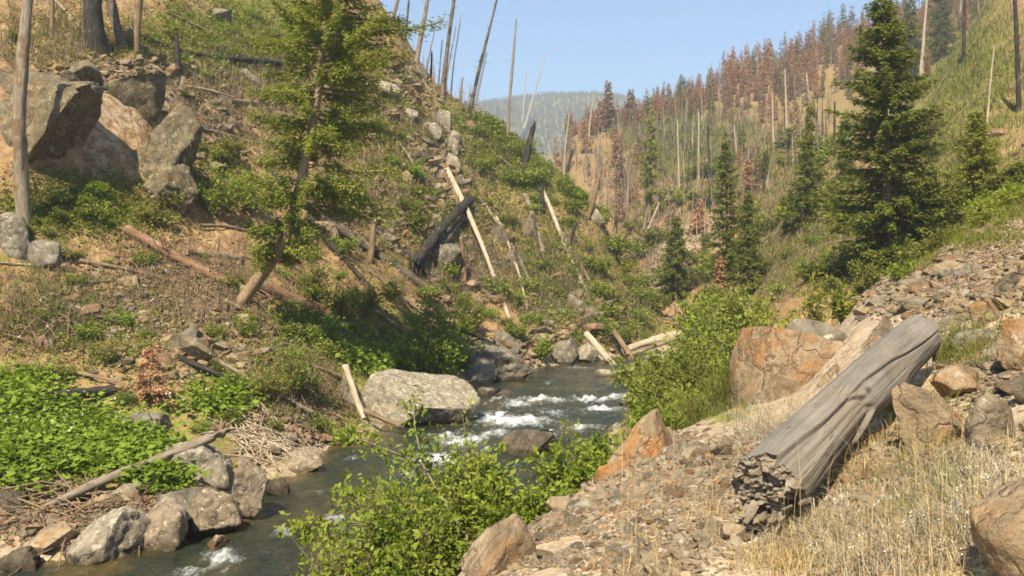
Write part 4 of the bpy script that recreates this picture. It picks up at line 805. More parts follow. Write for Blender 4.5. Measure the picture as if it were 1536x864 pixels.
def conifer(path, rad, L_fn, t0, whorls, per, seed, spray=0.35, sw=0.42, droop=0.25, dens=1.0, keepf=None, gap=0.0, barklimbs=True, up=0.12, sides=9, vs=0.3):
    r_ = np.random.default_rng(seed); path = np.asarray(path, float); n = len(path); wood = MB(); cr = MB()
    wood.tube(path, rad, sides, 0, None, True, .16, seed)
    cum = np.concatenate([[0], np.cumsum(np.linalg.norm(np.diff(path, axis=0), axis=1))]); tot = cum[-1]
    def pt(t_): return np.array([np.interp(t_ * tot, cum, path[:, k_]) for k_ in range(3)])
    PP, AA, NN, LL = [], [], [], []
    for i in range(whorls):
        t_ = t0 + (1 - t0) * (i + r_.uniform(-.4, .4)) / whorls; t_ = min(max(t_, t0), .995); c = pt(t_)
        a0 = r_.uniform(0, 6.28); tc0 = t_
        for j in range(per):
            if r_.uniform() < gap: continue
            t_ = min(max(tc0 + r_.normal(0, .75) * (1 - t0) / whorls, t0), .995); c = pt(t_)
            a = a0 + 6.28 * j / per + r_.normal(0, .3); L = L_fn(t_, a) * r_.uniform(.55, 1.12)
            if L < spray * .4: L = spray * .4
            el = -droop * (1.1 - t_) * r_.uniform(.5, 1.5) + .45 * t_ ** 3
            s_ = np.linspace(0, 1, 6)
            hd = np.array([math.cos(a), math.sin(a), 0])
            B_ = c + hd[None] * (L * s_)[:, None] + np.array([0, 0, 1.])[None] * (L * (el * s_ + up * s_ ** 2.5))[:, None] + r_.normal(0, .02 * L, (6, 3)) * s_[:, None]
            if barklimbs: wood.tube(B_, max(.008, .018 * L) * (1 - .75 * s_), 4, 0, None, False)
            k_ = max(3, int(dens * L / spray * 15)); q = r_.uniform(.10, 1.02, k_) ** .8
            base = np.stack([np.interp(q, s_, B_[:, d]) for d in range(3)], -1)
            side = r_.choice([-1, 1], k_) * r_.uniform(.25, 1.25, k_); ang = a + side
            ax = np.stack([np.cos(ang), np.sin(ang), r_.normal(-.25, .38, k_)], -1)
            PP.append(base + r_.normal(0, 1, (k_, 3)) * np.array([.2, .2, vs]) * spray + np.array([0, 0, -.25 * vs * spray])); AA.append(unit(ax)); NN.append(unit(np.stack([r_.normal(0, .6, k_), r_.normal(0, .6, k_), np.ones(k_)], -1)))
            LL.append(spray * r_.uniform(.6, 1.3, k_) * (1.15 - .45 * q))
    P = np.vstack(PP); A_ = np.vstack(AA); N = np.vstack(NN); L = np.concatenate(LL)
    Bv = unit(np.cross(N, A_)); leaf_quads(cr, P, A_, Bv, L, L * sw, 0, r_.uniform(0, 1, len(P)), -.1)
    # top leader sprays
    return wood, cr
def fir(px, py_base, py_top, hw, mat, label, seed, name='fir_tree', cat='conifer', group='green firs in the valley', wood='wood_brown', whorls=34, per=6, t0=.06, lean=0, gap=0.07, Y=None, spray=None, shape=.85, base_skip=None, **kw):
    P = hit(px, py_base) if Y is None else at(px, py_base, Y); Yv = P[1]
    if Y is not None: P[2] = float(zxy(P[0], P[1]))
    H = ZC + (HY - py_top) / F * Yv - P[2]; W = hw * 1.2 * Yv / F
    n = 14; s_ = np.linspace(0, 1, n); path = np.stack([lean * Yv / F * s_, 0 * s_, H * s_], -1)
    r_ = np.random.default_rng(seed + 5); lump = r_.uniform(.72, 1.2, 24)
    def Lf(t_, a): return W * (1 - t_) ** shape * (1.06 if t_ > .12 else .8) * lump[int(t_ * 23)]
    if spray is None: spray = max(.22, 5.2 * Yv / F)
    wd, cr = conifer(path, (.012 * H + .05) * (1 - .93 * s_), Lf, t0, whorls, per, seed, spray, gap=gap, **kw)
    root = empty(name, P); wd.build('trunk', M[wood], root); cr.build('crown', M[mat], root)
    return tag(root, label, cat, group)

# the leaning conifer on the left hillside
Yb = hit(362, 458)[1]
tp = np.array([at(x, y, Yb - .5 + dy) for (x, y, dy) in [(356, 462, .6), (378, 432, .4), (400, 402, .2), (424, 368, 0), (441, 318, -.2), (453, 268, -.3), (466, 210, -.3), (478, 140, -.3), (487, 70, -.3), (493, 10, -.3), (498, -60, -.3), (502, -130, -.3)]])
base = tp[0].copy(); tp = tp - base
def Lc(t_, a):
    right = math.cos(a)
    lump = 1 + .28 * math.sin(a * 2 + t_ * 23) + .15 * math.sin(a * 3 - t_ * 41)
    if t_ < .30: return (1.7 + .3 * right) * lump
    if t_ < .48: return (2.5 + .6 * right) * lump
    if t_ < .62: return (2.9 + .5 * right) * lump
    if t_ < .85: return (3.5 + .5 * right) * lump
    return max(.5, 3.0 * (1 - t_) / .15 + .4)
wd, cr = conifer(tp, np.linspace(.27, .06, len(tp)), Lc, .17, 34, 7, 77, spray=.25, sw=.30, droop=.26, dens=2.5, gap=.30, up=.06, sides=14, vs=.6)
lc = empty('leaning_conifer', base); wd.build('trunk', M['wood_tan'], lc); cr.build('crown', M['lf_conifer'], lc)
tag(lc, 'big green conifer with a leaning pale trunk on the left hillside', 'conifer')

# valley firs
fir(1338, 432, -6, 92, 'lf_fir', 'broad tall green fir, biggest on the right slope', 501, Y=42, lean=-16, whorls=46, per=7, spray=.30, shape=.62, dens=1.3)
fir(1203, 346, 152, 30, 'lf_fir', 'slender green fir left of the broad tall fir', 502, lean=14, whorls=34, gap=.08)
fir(1092, 432, 200, 31, 'lf_fir', 'taller of the twin firs above the willow thicket', 503, whorls=40, gap=.05, lean=-4, shape=.65)
fir(1122, 446, 285, 28, 'lf_fir', 'lower right of the twin firs above the willow thicket', 504, whorls=32, gap=.05, shape=.65)
fir(1014, 450, 320, 33, 'lf_fir', 'short full fir standing on the grey talus patch', 505, whorls=30, gap=.04, droop=.35, shape=.7)
fir(976, 330, 140, 24, 'lf_fir_warm', 'sparse tall fir on the middle hillside', 506, whorls=30, gap=.35, per=5)
fir(1466, 306, 165, 42, 'lf_fir_warm', 'small full fir right of the broad tall fir', 507, whorls=26, shape=.6)
fir(1268, 268, 165, 22, 'lf_fir', 'dark fir half hidden behind the broad tall fir', 508, whorls=22)
fir(1366, 120, -20, 26, 'lf_fir', 'dark fir on the skyline right behind the broad tall fir top', 509, whorls=24)
fir(1412, 90, -30, 24, 'lf_fir', 'dark fir at the top edge left of the steep grass slope', 510, whorls=24)
fir(1148, 270, 225, 12, 'lf_fir', 'little green fir on the middle hillside right of the twin firs', 511, whorls=16)
fir(1176, 330, 290, 13, 'lf_fir_warm', 'little round fir below the slender fir', 512, whorls=14)
fir(1530, 340, 245, 40, 'lf_fir', 'green fir at the right edge above the scree', 513, whorls=22, shape=.6, Y=42)
fir(1186, 346, 280, 16, 'lf_fir', 'small dark fir at the foot of the slender fir', 514, whorls=16)
rd = 'rust brown dead conifers on the hillside'
fir(1050, 350, 300, 13, 'lf_red', 'little rust red conifer above the grey talus patch', 521, group=rd, whorls=18)
fir(1121, 300, 238, 15, 'lf_red', 'pinkish dead conifer right of the twin firs', 522, group=rd, whorls=18, gap=.2)
fir(1080, 440, 380, 13, 'lf_red', 'rusty low conifer under the twin firs', 523, group=rd, whorls=16, gap=.1)
fir(835, 268, 205, 20, 'lf_red', 'rusty conifer behind the lower spur skyline', 524, group=rd, whorls=18, Y=150)
fir(912, 190, 122, 13, 'lf_redgrey', 'left dark brown conifer of the pair on the far saddle', 525, group=rd, whorls=22)
fir(946, 186, 134, 12, 'lf_redgrey', 'right brown conifer of the pair on the far saddle', 526, group=rd, whorls=20)
fir(900, 200, 150, 10, 'lf_red', 'small rusty conifer left of the pair on the far saddle', 527, group=rd, whorls=16)
fir(930, 282, 232, 12, 'lf_redgrey', 'brown bare conifer on the hillside above the log jam', 528, group=rd, whorls=18, gap=.3)
sx = empty('dead_sapling', hit(222, 600)); hgt_ = 88 * hit(222, 600)[1] / F; s_ = np.linspace(0, 1, 8)
wd, cr = conifer(np.stack([.12 * hgt_ * s_, 0 * s_, hgt_ * s_], -1), .03 * (1 - .8 * s_), lambda t_, a: .55 * hgt_ * (1 - t_) ** .7, .08, 14, 4, 91, spray=.16, gap=.2, droop=.3)
wd.build('trunk', M['wood_rust'], sx); cr.build('crown', M['lf_red'], sx); tag(sx, 'rusty dead fir sapling among leaves on the left bank', 'sapling')

# ------------------------------------------------------------------ shrubs
lhs = 'shrubs on the left hillside'
shrub(652, 572, 122, 92, 'lf_alder', 'round bright green alder bush behind the biggest river boulder', 601, 34, 8000, 6.0, 'alder_bush', Y=42, upright=.3, low=.02, clump=.09)
shrub(700, 560, 40, 40, 'lf_olive', 'low shrub at the waterline right of the round alder', 613, 14, 900, 5, group=lhs)
shrub(585, 552, 42, 60, 'lf_thimble', 'bright leafy bush behind the left end of the biggest river boulder', 614, 16, 900, 7, group=lhs)
shrub(610, 566, 60, 50, 'lf_alder', 'small leafy bush left of the round alder', 602, 16, 1400, 6, group=lhs)
shrub(440, 600, 110, 70, 'lf_willow', 'loose pale green shrub left of the white pole', 603, 20, 2200, 4.5, group=lhs)
shrub(395, 600, 60, 70, 'lf_olive', 'low olive shrub left of the loose pale shrub', 604, 16, 1400, 4.5, group=lhs)
shrub(330, 330, 95, 60, 'lf_alder', 'tall leafy shrub right of the cleft cliff rock', 605, 18, 2200, 4.5, group=lhs)
shrub(375, 322, 80, 60, 'lf_alder', 'leafy shrub between the cliff rock shrub and the conifer', 606, 18, 1800, 4.5, group=lhs)
shrub(350, 250, 60, 50, 'lf_olive', 'olive shrub above the tall leafy shrub', 607, 14, 1200, 4.5, group=lhs)
shrub(500, 480, 60, 70, 'lf_olive', 'shaded dark shrub below the long grey log', 608, 20, 2000, 5, group=lhs)
shrub(545, 470, 46, 60, 'lf_olive', 'shaded shrub left of the round alder', 609, 18, 1500, 5, group=lhs)
shrub(470, 450, 60, 60, 'lf_olive', 'dark shrub right of the conifer foot', 610, 14, 1200, 5, group=lhs)
shrub(815, 545, 45, 26, 'lf_alder', 'narrow green bush at the far waterline between bank rocks', 611, 14, 800, 4.5, group=lhs)
shrub(705, 500, 40, 40, 'lf_olive', 'dark shrub right of the round alder', 612, 14, 1000, 5, group=lhs)
r_ = np.random.default_rng(5)
SP = [(120, 300), (160, 330), (90, 300), (140, 285), (60, 250), (70, 345), (110, 380), (160, 390), (230, 330), (210, 390), (300, 220), (310, 110), (360, 80), (400, 60), (340, 40), (430, 40), (380, 20), (260, 40), (320, 70), (280, 140), (420, 130),
      (560, 190), (600, 200), (640, 205), (590, 240), (560, 250), (620, 260), (540, 290), (600, 310), (650, 290), (510, 320), (620, 340), (730, 300), (760, 330), (770, 270), (740, 240), (800, 270), (830, 300), (790, 220), (720, 200), (745, 205),
      (810, 400), (830, 440), (790, 430), (860, 410), (845, 470), (875, 455), (770, 450), (760, 480), (800, 480), (890, 400), (880, 370), (850, 330), (905, 440), (910, 470), (930, 460), (940, 490), (905, 495), (960, 480), (970, 500), (955, 470), (930, 505), (865, 500), (690, 460), (740, 430), (730, 470),
      (640, 440), (590, 440), (180, 480), (220, 500), (130, 500), (90, 520), (60, 470), (160, 540), (330, 510), (370, 500), (300, 590), (340, 580), (430, 500), (460, 500), (490, 525), (545, 545), (580, 550), (500, 560), (300, 640), (350, 630), (410, 640), (480, 640), (520, 660), (560, 650), (470, 570), (100, 560), (60, 555)]
def onridge(x): return np.interp(x, [588, 620, 640, 665, 703, 760, 781, 812, 850, 870, 899, 927, 944, 960], [30, 90, 112, 143, 160, 188, 208, 240, 271, 290, 318, 377, 419, 445])
for q in range(26):
    x = r_.uniform(770, 958); SP.append((x, onridge(x) + r_.uniform(4, 16)))
for q in range(120):
    x = r_.uniform(20, 900); y = r_.uniform(20, 600)
    if x > 580 and y < onridge(x) + 12: continue
    if y > 470 + .12 * x and x > 480: continue
    if x < 310 and 100 < y < 300: continue
    SP.append((x, y))
MT = ['lf_olive', 'lf_alder', 'lf_willow', 'lf_olive', 'lf_thimble']
CN = {'lf_olive': 'olive', 'lf_alder': 'fresh green', 'lf_willow': 'pale green', 'lf_thimble': 'bright green', 'lf_yellow': 'yellow green'}
protos = {}
def small_shrub(x, y, mt, hpx, wpx, grp, kind, sd, leafpx=4.5):
    key = (mt, sd % 3)
    if key not in protos:
        wood, lf = shrub_parts(1.0, 1.15, 14, 900, .115, 900 + 7 * len(protos), upright=.35, low=.02, clump=.12)
        root = empty('shrub'); wood.build('stems', M['twig'], root); lf.build('foliage', M[mt], root); o = root; protos[key] = root
    else:
        o = dup(protos[key])
    P = hit(x, y); q = P[1] / F
    o.location = P - np.array([0, 0, .06]); o.scale = (wpx * q / 1.15, wpx * q / 1.15, hpx * q); o.rotation_euler = (0, 0, sd * 1.7)
    size = 'tiny' if hpx < 16 else ('small' if hpx < 26 else 'knee high')
    tag(o, where(x, y, f'{size} {CN[mt]} {kind}'), 'shrub', grp); return o
for i, (x, y) in enumerate(SP):
    mt = MT[int(r_.integers(0, 5))] if not (700 < x < 850 and y < 310) else 'lf_willow'
    if x > 890: mt = ['lf_alder', 'lf_willow', 'lf_yellow'][i % 3]
    h_ = r_.uniform(14, 34) * (1 if y > 250 else .75); small_shrub(x, y + 8, mt, h_, h_ * r_.uniform(1.1, 1.9), 'small shrubs on the left hillside', 'shrub', i)
RS = [(1380, 330), (1420, 320), (1450, 300), (1490, 290), (1520, 300), (1350, 380), (1320, 400), (1290, 430), (1250, 430), (1220, 410), (1170, 430), (1290, 380), (1260, 400), (1400, 350), (1440, 330), (1310, 420), (1480, 320), (1500, 330), (1240, 380), (1180, 380), (1150, 400),
      (1150, 340), (1220, 360), (1300, 300), (1390, 270), (1430, 260), (1250, 310), (1100, 400), (1060, 450), (960, 380), (965, 420), (1130, 470), (1060, 300), (1010, 300), (1350, 410), (1410, 300)]
for q in range(70):
    x = r_.uniform(950, 1530); y = r_.uniform(200, 470) - (x - 1200) * .25
    if x > 1290 and y > 430 - (x - 1290) * .55: continue
    if y > 180: RS.append((x, y))
for q in range(26):
    x = r_.uniform(1285, 1536); RS.append((x, np.interp(x, [1285, 1536], [428, 292]) + r_.uniform(-14, 6)))
for i, (x, y) in enumerate(RS):
    mt = ['lf_olive', 'lf_willow', 'lf_alder', 'lf_olive'][i % 4]; h_ = r_.uniform(18, 38)
    small_shrub(x, y + 10, mt, h_, h_ * r_.uniform(1.2, 2.0), 'shrubs on the right slope', 'bush', i + 1)
# willows along the right bank
wt = 'willow bushes along the right bank'
for i, (x, y, h_, w_, mt, lab, Yv) in enumerate([
    (1070, 560, 122, 110, 'lf_alder', 'tallest dense willow in the thicket left of the orange block', 27), (1100, 560, 110, 90, 'lf_alder', 'dense willow right behind the orange block', 25), (1040, 590, 110, 90, 'lf_willow', 'pale willow at the left of the thicket', 23),
    (1000, 600, 80, 90, 'lf_willow', 'grey green willow leaning over the water', 27), (975, 590, 70, 70, 'lf_willow', 'thin grassy willow at the water edge above the pointed rock', 30), (1075, 640, 90, 110, 'lf_alder', 'leafy willow low in front of the thicket', 15.5),
    (1030, 650, 80, 90, 'lf_willow', 'yellowish willow behind the pointed orange rock', 16.5), (1110, 480, 60, 90, 'lf_willow', 'far willow below the twin firs', 48), (1050, 480, 50, 70, 'lf_alder', 'far dark willow above the thicket', 50), (1160, 500, 60, 90, 'lf_yellow', 'low yellow willow left of the tall yellow willow', 22), (985, 640, 60, 60, 'lf_alder', 'small bush just above the pointed orange rock', 15)]):
    shrub(x, y, h_, w_, mt, lab, 640 + i, 26, 6500, 6.4, 'willow_bush', 'bush', wt, Y=Yv, upright=.35, low=.02, clump=.09, lw=.5)
for i, (x, y, h_, w_, lab, Yv) in enumerate([(1222, 510, 108, 44, 'tall yellow willow shoots behind the orange block', 13.5), (1262, 510, 88, 48, 'greener willow shoots right of the tall yellow shoots', 13.8), (1175, 505, 60, 70, 'low yellow willow shoots behind the orange block', 14.5)]):
    shrub(x, y, h_, w_, 'lf_yellow' if i != 1 else 'lf_willow', lab, 660 + i, 16, 1900, 6.0, 'willow_bush', 'bush', wt, Y=Yv, upright=.9, low=.02, clump=.05, lw=.36, twigs=3)
# near alders between bank and river
na = 'alder bushes on the near river edge'
for i, (x, y, h_, w_, n_, lab, Yv, lp) in enumerate([
    (700, 850, 195, 150, 3900, 'tallest leafy alder in front of the river', 12.5, 15), (620, 860, 165, 190, 3100, 'spreading alder at the bottom edge over the river', 11.5, 15), (755, 830, 130, 110, 3000, 'alder right of the tallest leafy alder', 12.0, 15), (540, 880, 90, 150, 1500, 'low alder branches at the bottom edge', 11.0, 14),
    (500, 880, 120, 140, 900, 'thin sparse alder at the bottom edge left of the others', 11.2, 14), (570, 850, 150, 110, 1300, 'airy alder leaning left over the river', 12.0, 14), (690, 800, 165, 120, 1700, 'tall airy alder shoots behind the tallest leafy alder', 13.2, 14),
    (860, 770, 130, 120, 3400, 'leafy alder beside the pointed orange rock', 13.0, 14), (915, 720, 95, 90, 2200, 'small alder behind the pointed orange rock tip', 13.8, 13), (815, 790, 90, 90, 2000, 'low alder on the rim of the bank', 11.5, 14)]):
    shrub(x, y, h_, w_, 'lf_alder', lab, 680 + i, 22, int(n_ * 1.25), lp * .62, 'alder_bush', 'bush', na, Y=Yv, upright=.35, low=.12, clump=.09, lw=.5)
# long bare alder boughs over the water
for i, (pts, lab, n_) in enumerate([([(745, 760, 12.2), (735, 700, 12.4), (690, 720, 12.6), (620, 690, 13.0), (545, 660, 13.4), (515, 650, 13.6)], 'long alder bough with sparse leaves reaching left over the river', 420), ([(700, 800, 12), (640, 770, 12.3), (560, 740, 12.6), (515, 735, 12.9)], 'lower alder bough reaching over the river', 360),
        ([(640, 850, 11.4), (560, 820, 11.8), (490, 800, 12), (440, 790, 12.2)], 'leafy alder bough lowest over the river', 420), ([(690, 790, 12.1), (635, 700, 12.6), (622, 640, 12.9), (620, 590, 13.1)], 'thin upright alder shoot in front of the biggest boulder', 160)]):
    P = np.array([at(*q) for q in pts]); tt = np.linspace(0, 1, 24); P = np.stack([np.interp(tt, np.linspace(0, 1, len(P)), P[:, d]) for d in range(3)], -1)
    b0 = np.array([P[0][0], P[0][1], float(zxy(P[0][0], P[0][1]))]); P = np.vstack([b0[None], P]); wood = MB(); wood.tube(P - b0, np.linspace(.022, .004, 25), 6, 0)
    rr = np.random.default_rng(690 + i); lf = MB(); c = P[rr.integers(5, 25, n_)] - b0 + rr.normal(0, .11, (n_, 3)); A_ = unit(rr.normal(0, 1, (n_, 3))); N = unit(rr.normal(0, .6, (n_, 3)) + np.array([0, 0, 1])); L = .125 * rr.uniform(.6, 1.2, n_)
    leaf_quads(lf, c, A_, unit(np.cross(N, A_)), L, L * .52, 0, rr.uniform(0, 1, n_))
    root = empty('alder_bough', b0); wood.build('stems', M['twig'], root); lf.build('foliage', M['lf_alder'], root); tag(root, lab, 'branch', 'alder boughs over the water')

# ------------------------------------------------------------------ uncountable cover: broad leaves, herbs, grass, flowers, stones
def pix_scatter(zones, n, seed, ymin=2.0, ymax=400):
    r_ = np.random.default_rng(seed); w = np.array([z[4] for z in zones], float); w /= w.sum(); k_ = r_.choice(len(zones), n, p=w); Z = np.array([z[:4] for z in zones], float)[k_]
    ang = r_.uniform(0, 6.28, n); rad = np.sqrt(r_.uniform(0, 1, n)) * (1 + .25 * r_.normal(size=n))
    H = hits(Z[:, 0] + Z[:, 2] * rad * np.cos(ang), Z[:, 1] + Z[:, 3] * rad * np.sin(ang), ymin, ymax)
    return H[~np.isnan(H[:, 0]) & (H[:, 2] > .12)]
def leafcover(name, zones, n, seed, leaf, hgt, mat, label, per=6, spread=.25, flatn=.9, pxscale=None):
    r_ = np.random.default_rng(seed); H = pix_scatter(zones, n, seed); H = np.repeat(H, per, 0); m_ = len(H)
    sc = np.ones(m_) if pxscale is None else np.clip(H[:, 1] / pxscale, .4, 6)
    P = H + r_.normal(0, 1, (m_, 3)) * np.array([spread, spread, 0]) * sc[:, None]; P[:, 2] = zxy(P[:, 0], P[:, 1]) + hgt * sc * r_.uniform(.1, 1, m_)
    A_ = unit(r_.normal(0, 1, (m_, 3)) * np.array([1, 1, .35])); N = unit(r_.normal(0, .5, (m_, 3)) + np.array([0, 0, flatn])); L = leaf * sc * np.clip(np.exp(r_.normal(-.1, .4, m_)), .3, 1.8)
    mb = MB(); leaf_quads(mb, P, A_, unit(np.cross(N, A_)), L, L * .8, 0, np.clip(r_.normal(.5, .25, m_), 0, 1), .12)
    return tag(mb.build(name, M[mat]), label, 'plants', None, 'stuff')
def blades(name, zones, n, seed, h, w, mat, label, per=10, spread=.06, lean=.5, pxscale=None, ymin=2.0, cat='grass', jitter=1.0):
    r_ = np.random.default_rng(seed); H = pix_scatter(zones, n, seed, ymin); H = np.repeat(H, per, 0); m_ = len(H)
    sc = np.ones(m_) if pxscale is None else np.clip(H[:, 1] / pxscale, .4, 8)
    P = H + r_.normal(0, 1, (m_, 3)) * np.array([spread, spread, 0]) * sc[:, None]; P[:, 2] = zxy(P[:, 0], P[:, 1]) - .01
    a = r_.uniform(0, 6.28, m_); d = np.stack([np.cos(a), np.sin(a), 0 * a], -1); s_ = np.stack([-np.sin(a), np.cos(a), 0 * a], -1)
    hh = h * sc * r_.uniform(.4, 1.25, m_); ln = np.abs(r_.normal(0, lean, m_)) * hh; ww = (w * sc * r_.uniform(.6, 1.3, m_))[:, None]
    M1 = P + d * (ln * .3)[:, None]; M1[:, 2] += hh * .6; T = P + d * ln[:, None]; T[:, 2] += hh * np.clip(1 - .25 * lean, .5, 1)
    v = np.stack([P - s_ * ww, P + s_ * ww, M1 + s_ * ww * .8, M1 - s_ * ww * .8, T], 1).reshape(-1, 3); b = np.arange(m_)[:, None] * 5
    var = np.clip(r_.normal(.5, .25, m_), 0, 1)
    mb = MB(); mb.add(v, np.hstack([b, b + 1, b + 2, b + 3]), 0, var, False); mb.A  # quads share vertices with the tip triangles
    f3 = np.hstack([b + 3, b + 2, b + 4]); mb.Fc.append(f3); mb.M.append(np.zeros(m_, np.int32)); mb.SM.append(np.zeros(m_, bool)); mb.A.append(var)
    return tag(mb.build(name, M[mat]), label, cat, None, 'stuff')
def stones(name, zones, n, seed, size, mats, label, pxscale=None, ymin=2.0):
    r_ = np.random.default_rng(seed); H = pix_scatter(zones, n, seed, ymin); pr = [rock_shape(1, 800 + q, (1, r_.uniform(.6, 1), r_.uniform(.3, .6)), planes=7, cut=(.45, .85), rough=.05) for q in range(10)]
    mb = MB()
    pat = fbm(H[:, 0] / (1.1 * (H[:, 1].mean() / 8)), H[:, 1] / (1.1 * (H[:, 1].mean() / 8)), None, seed, 3)
    for q in range(len(H)):
        if pat[q] < -.55: continue
        v, f = pr[q % 10]; s_ = (.72 + 1.1 * max(0, pat[q] + .05)) * size * math.exp(r_.normal(0, .45)) * (1 if pxscale is None else min(max(H[q, 1] / pxscale, .4), 6))
        v = rot3(v * s_, r_.uniform(0, 6.28), r_.normal(0, .35), r_.normal(0, .35)); mb.add(v + H[q] + np.array([0, 0, s_ * .12]), f, int(r_.integers(0, len(mats))), None, False)
    return tag(mb.build(name, [M[x] for x in mats]), label, 'stones', None, 'stuff')
leafcover('broad_leaf_undergrowth', [(90, 670, 110, 50, 1.0), (30, 610, 60, 40, .5), (200, 690, 60, 30, .5), (240, 720, 30, 20, .2), (470, 500, 45, 22, .3), (560, 545, 50, 18, .3), (330, 610, 50, 25, .2), (30, 700, 50, 40, .4)], 4200, 701, .155, .55, 'lf_thimble', 'bright green broad leaves covering the left bank', 5, .3)
leafcover('hillside_herbs', [(110, 310, 120, 50, .7), (330, 60, 150, 70, .8), (60, 480, 90, 60, .4), (220, 330, 80, 50, .3), (600, 230, 130, 80, .6), (700, 320, 100, 80, .5), (760, 220, 60, 40, .8), (830, 400, 70, 90, .7), (540, 490, 90, 50, .5), (420, 560, 100, 50, .5), (200, 520, 120, 60, .5), (900, 450, 50, 60, .5), (480, 620, 90, 30, .4), (560, 340, 130, 60, .3), (100, 60, 110, 50, .5), (520, 90, 80, 80, .4)], 13000, 702, .10, .26, 'lf_olive', 'low olive herbs spread over the left hillside', 5, .3, .9, 40)
leafcover('fresh_herbs', [(110, 320, 100, 40, .5), (330, 60, 130, 60, .7), (330, 270, 60, 50, .5), (440, 500, 60, 40, .5), (600, 230, 100, 80, .5), (740, 350, 80, 90, .5), (830, 430, 60, 70, .6), (180, 500, 120, 60, .5), (930, 480, 50, 40, .4), (560, 130, 60, 60, .3), (80, 470, 80, 60, .3), (640, 340, 70, 60, .3)], 2600, 734, .10, .30, 'lf_alder', 'fresh green herbs dotted over the left hillside', 9, .16, .9, 36)
leafcover('slope_herbs', [(740, 205, 60, 35, .8), (800, 260, 40, 30, .4), (330, 60, 120, 60, .5), (850, 450, 60, 60, .4), (130, 300, 80, 30, .4), (940, 480, 40, 30, .4), (560, 500, 90, 40, .3)], 4200, 703, .12, .28, 'lf_willow', 'pale green herbs on the sunny slopes', 5, .35, .9, 45)
blades('hillside_grass', [(120, 50, 140, 60, .6), (380, 130, 130, 130, .8), (600, 200, 130, 120, 1.0), (750, 280, 90, 110, .8), (850, 420, 80, 90, .8), (250, 460, 200, 80, .8), (450, 560, 120, 60, .5), (80, 420, 100, 80, .4), (620, 380, 130, 60, .6)], 2600, 704, .42, .010, 'lf_grass', 'thin grass tufts over the left hillside', 9, .16, .5, 40)
blades('dry_hillside_grass', [(380, 130, 150, 120, .7), (600, 260, 140, 110, .8), (250, 470, 200, 80, .8), (820, 420, 80, 90, .5), (200, 300, 120, 60, .3)], 3400, 705, .40, .009, 'lf_dry', 'straw coloured dead grass over the left hillside', 4, .16, .7, 40)
blades('dead_brush', [(380, 150, 120, 80, .8), (600, 260, 120, 90, .8), (280, 440, 180, 70, .8), (90, 60, 100, 50, .6), (830, 430, 80, 80, .8), (700, 420, 60, 60, .8), (450, 600, 90, 50, .4), (60, 470, 90, 60, .5), (930, 480, 40, 40, .6)], 1300, 731, .75, .010, 'lf_brush', 'dead grey brown brush over the left hillside', 14, .22, .6, 40)
blades('valley_brush', [(1080, 240, 180, 80, 1), (960, 330, 60, 90, .6), (1240, 350, 90, 60, .5), (1130, 420, 80, 40, .4)], 1500, 732, 1.3, .022, 'lf_brush', 'dead grey brush on the far hillside', 12, .5, .5, 110)
blades('crest_grass', [(1410, 362, 130, 12, 1), (1350, 395, 50, 14, .6), (1480, 322, 60, 12, .8)], 420, 733, .34, .010, 'lf_olive', 'soft green grass along the crest of the scree', 14, .2, .5, 25)
blades('valley_grass', [(1100, 250, 170, 80, 1.0), (1450, 120, 110, 120, 1.2), (1250, 340, 120, 70, .9), (1000, 210, 80, 40, .5), (1420, 260, 110, 60, .7), (1150, 400, 90, 50, .5)], 6500, 706, .5, .022, 'lf_grass', 'grass covering the right slopes of the valley', 7, .3, .6, 60)
blades('foreground_dry_grass', [(1680, 800, 150, 110, .8), (1400, 790, 160, 80, 1.4), (1300, 820, 140, 60, .8), (1330, 690, 120, 50, .5), (1180, 850, 60, 20, .3), (1480, 690, 60, 50, .4), (1420, 560, 50, 30, .2), (1000, 820, 200, 60, .16)], 400, 707, .15, .0016, 'lf_dry', 'straw dry grass on the foreground bank', 13, .05, 1.1)
blades('bleached_weeds', [(1330, 810, 170, 60, 1.0), (1180, 640, 70, 60, .6), (1450, 740, 90, 60, .5)], 420, 708, .15, .0022, 'lf_grey', 'bleached dead weeds on the foreground bank', 12, .05, 1.1)
blades('foreground_green_grass', [(1440, 530, 40, 30, .6), (1080, 610, 50, 30, .8), (1330, 610, 30, 40, .25), (1390, 720, 60, 60, .2)], 150, 709, .22, .0025, 'lf_grass', 'green grass tufts among the foreground rocks', 14, .05, .5)
blades('tall_seed_stalks', [(1300, 780, 220, 90, 1), (1000, 790, 160, 60, .4)], 110, 710, .55, .0016, 'lf_dry', 'tall single straw stalks on the foreground bank', 1, .05, .35)
def heads(name, zones, n, seed, size, hgt, label, per=5, pxscale=None, mat='flower'):
    r_ = np.random.default_rng(seed); H = np.repeat(pix_scatter(zones, n, seed), per, 0); m_ = len(H); sc = np.ones(m_) if pxscale is None else H[:, 1] / pxscale
    hz = np.repeat(r_.uniform(.6, 1.2, m_ // per), per) * hgt; P = H + r_.normal(0, size * .8, (m_, 3)) * sc[:, None]; P[:, 2] += hz
    A_ = unit(r_.normal(0, 1, (m_, 3)) * np.array([1, 1, .4])); N = unit(r_.normal(0, .4, (m_, 3)) + np.array([0, 0, 1])); L = size * sc * r_.uniform(.7, 1.3, m_)
    mb = MB(); leaf_quads(mb, P, A_, unit(np.cross(N, A_)), L, L * .9, 0, r_.uniform(0, 1, m_), .1); return tag(mb.build(name, M[mat]), label, 'flowers', None, 'stuff')
heads('white_flower_heads', [(90, 640, 110, 60, 1), (210, 510, 60, 50, .5), (270, 630, 60, 20, .3), (40, 550, 50, 40, .3)], 75, 711, .05, .75, 'white flower heads above the green leaves on the left bank', 4)
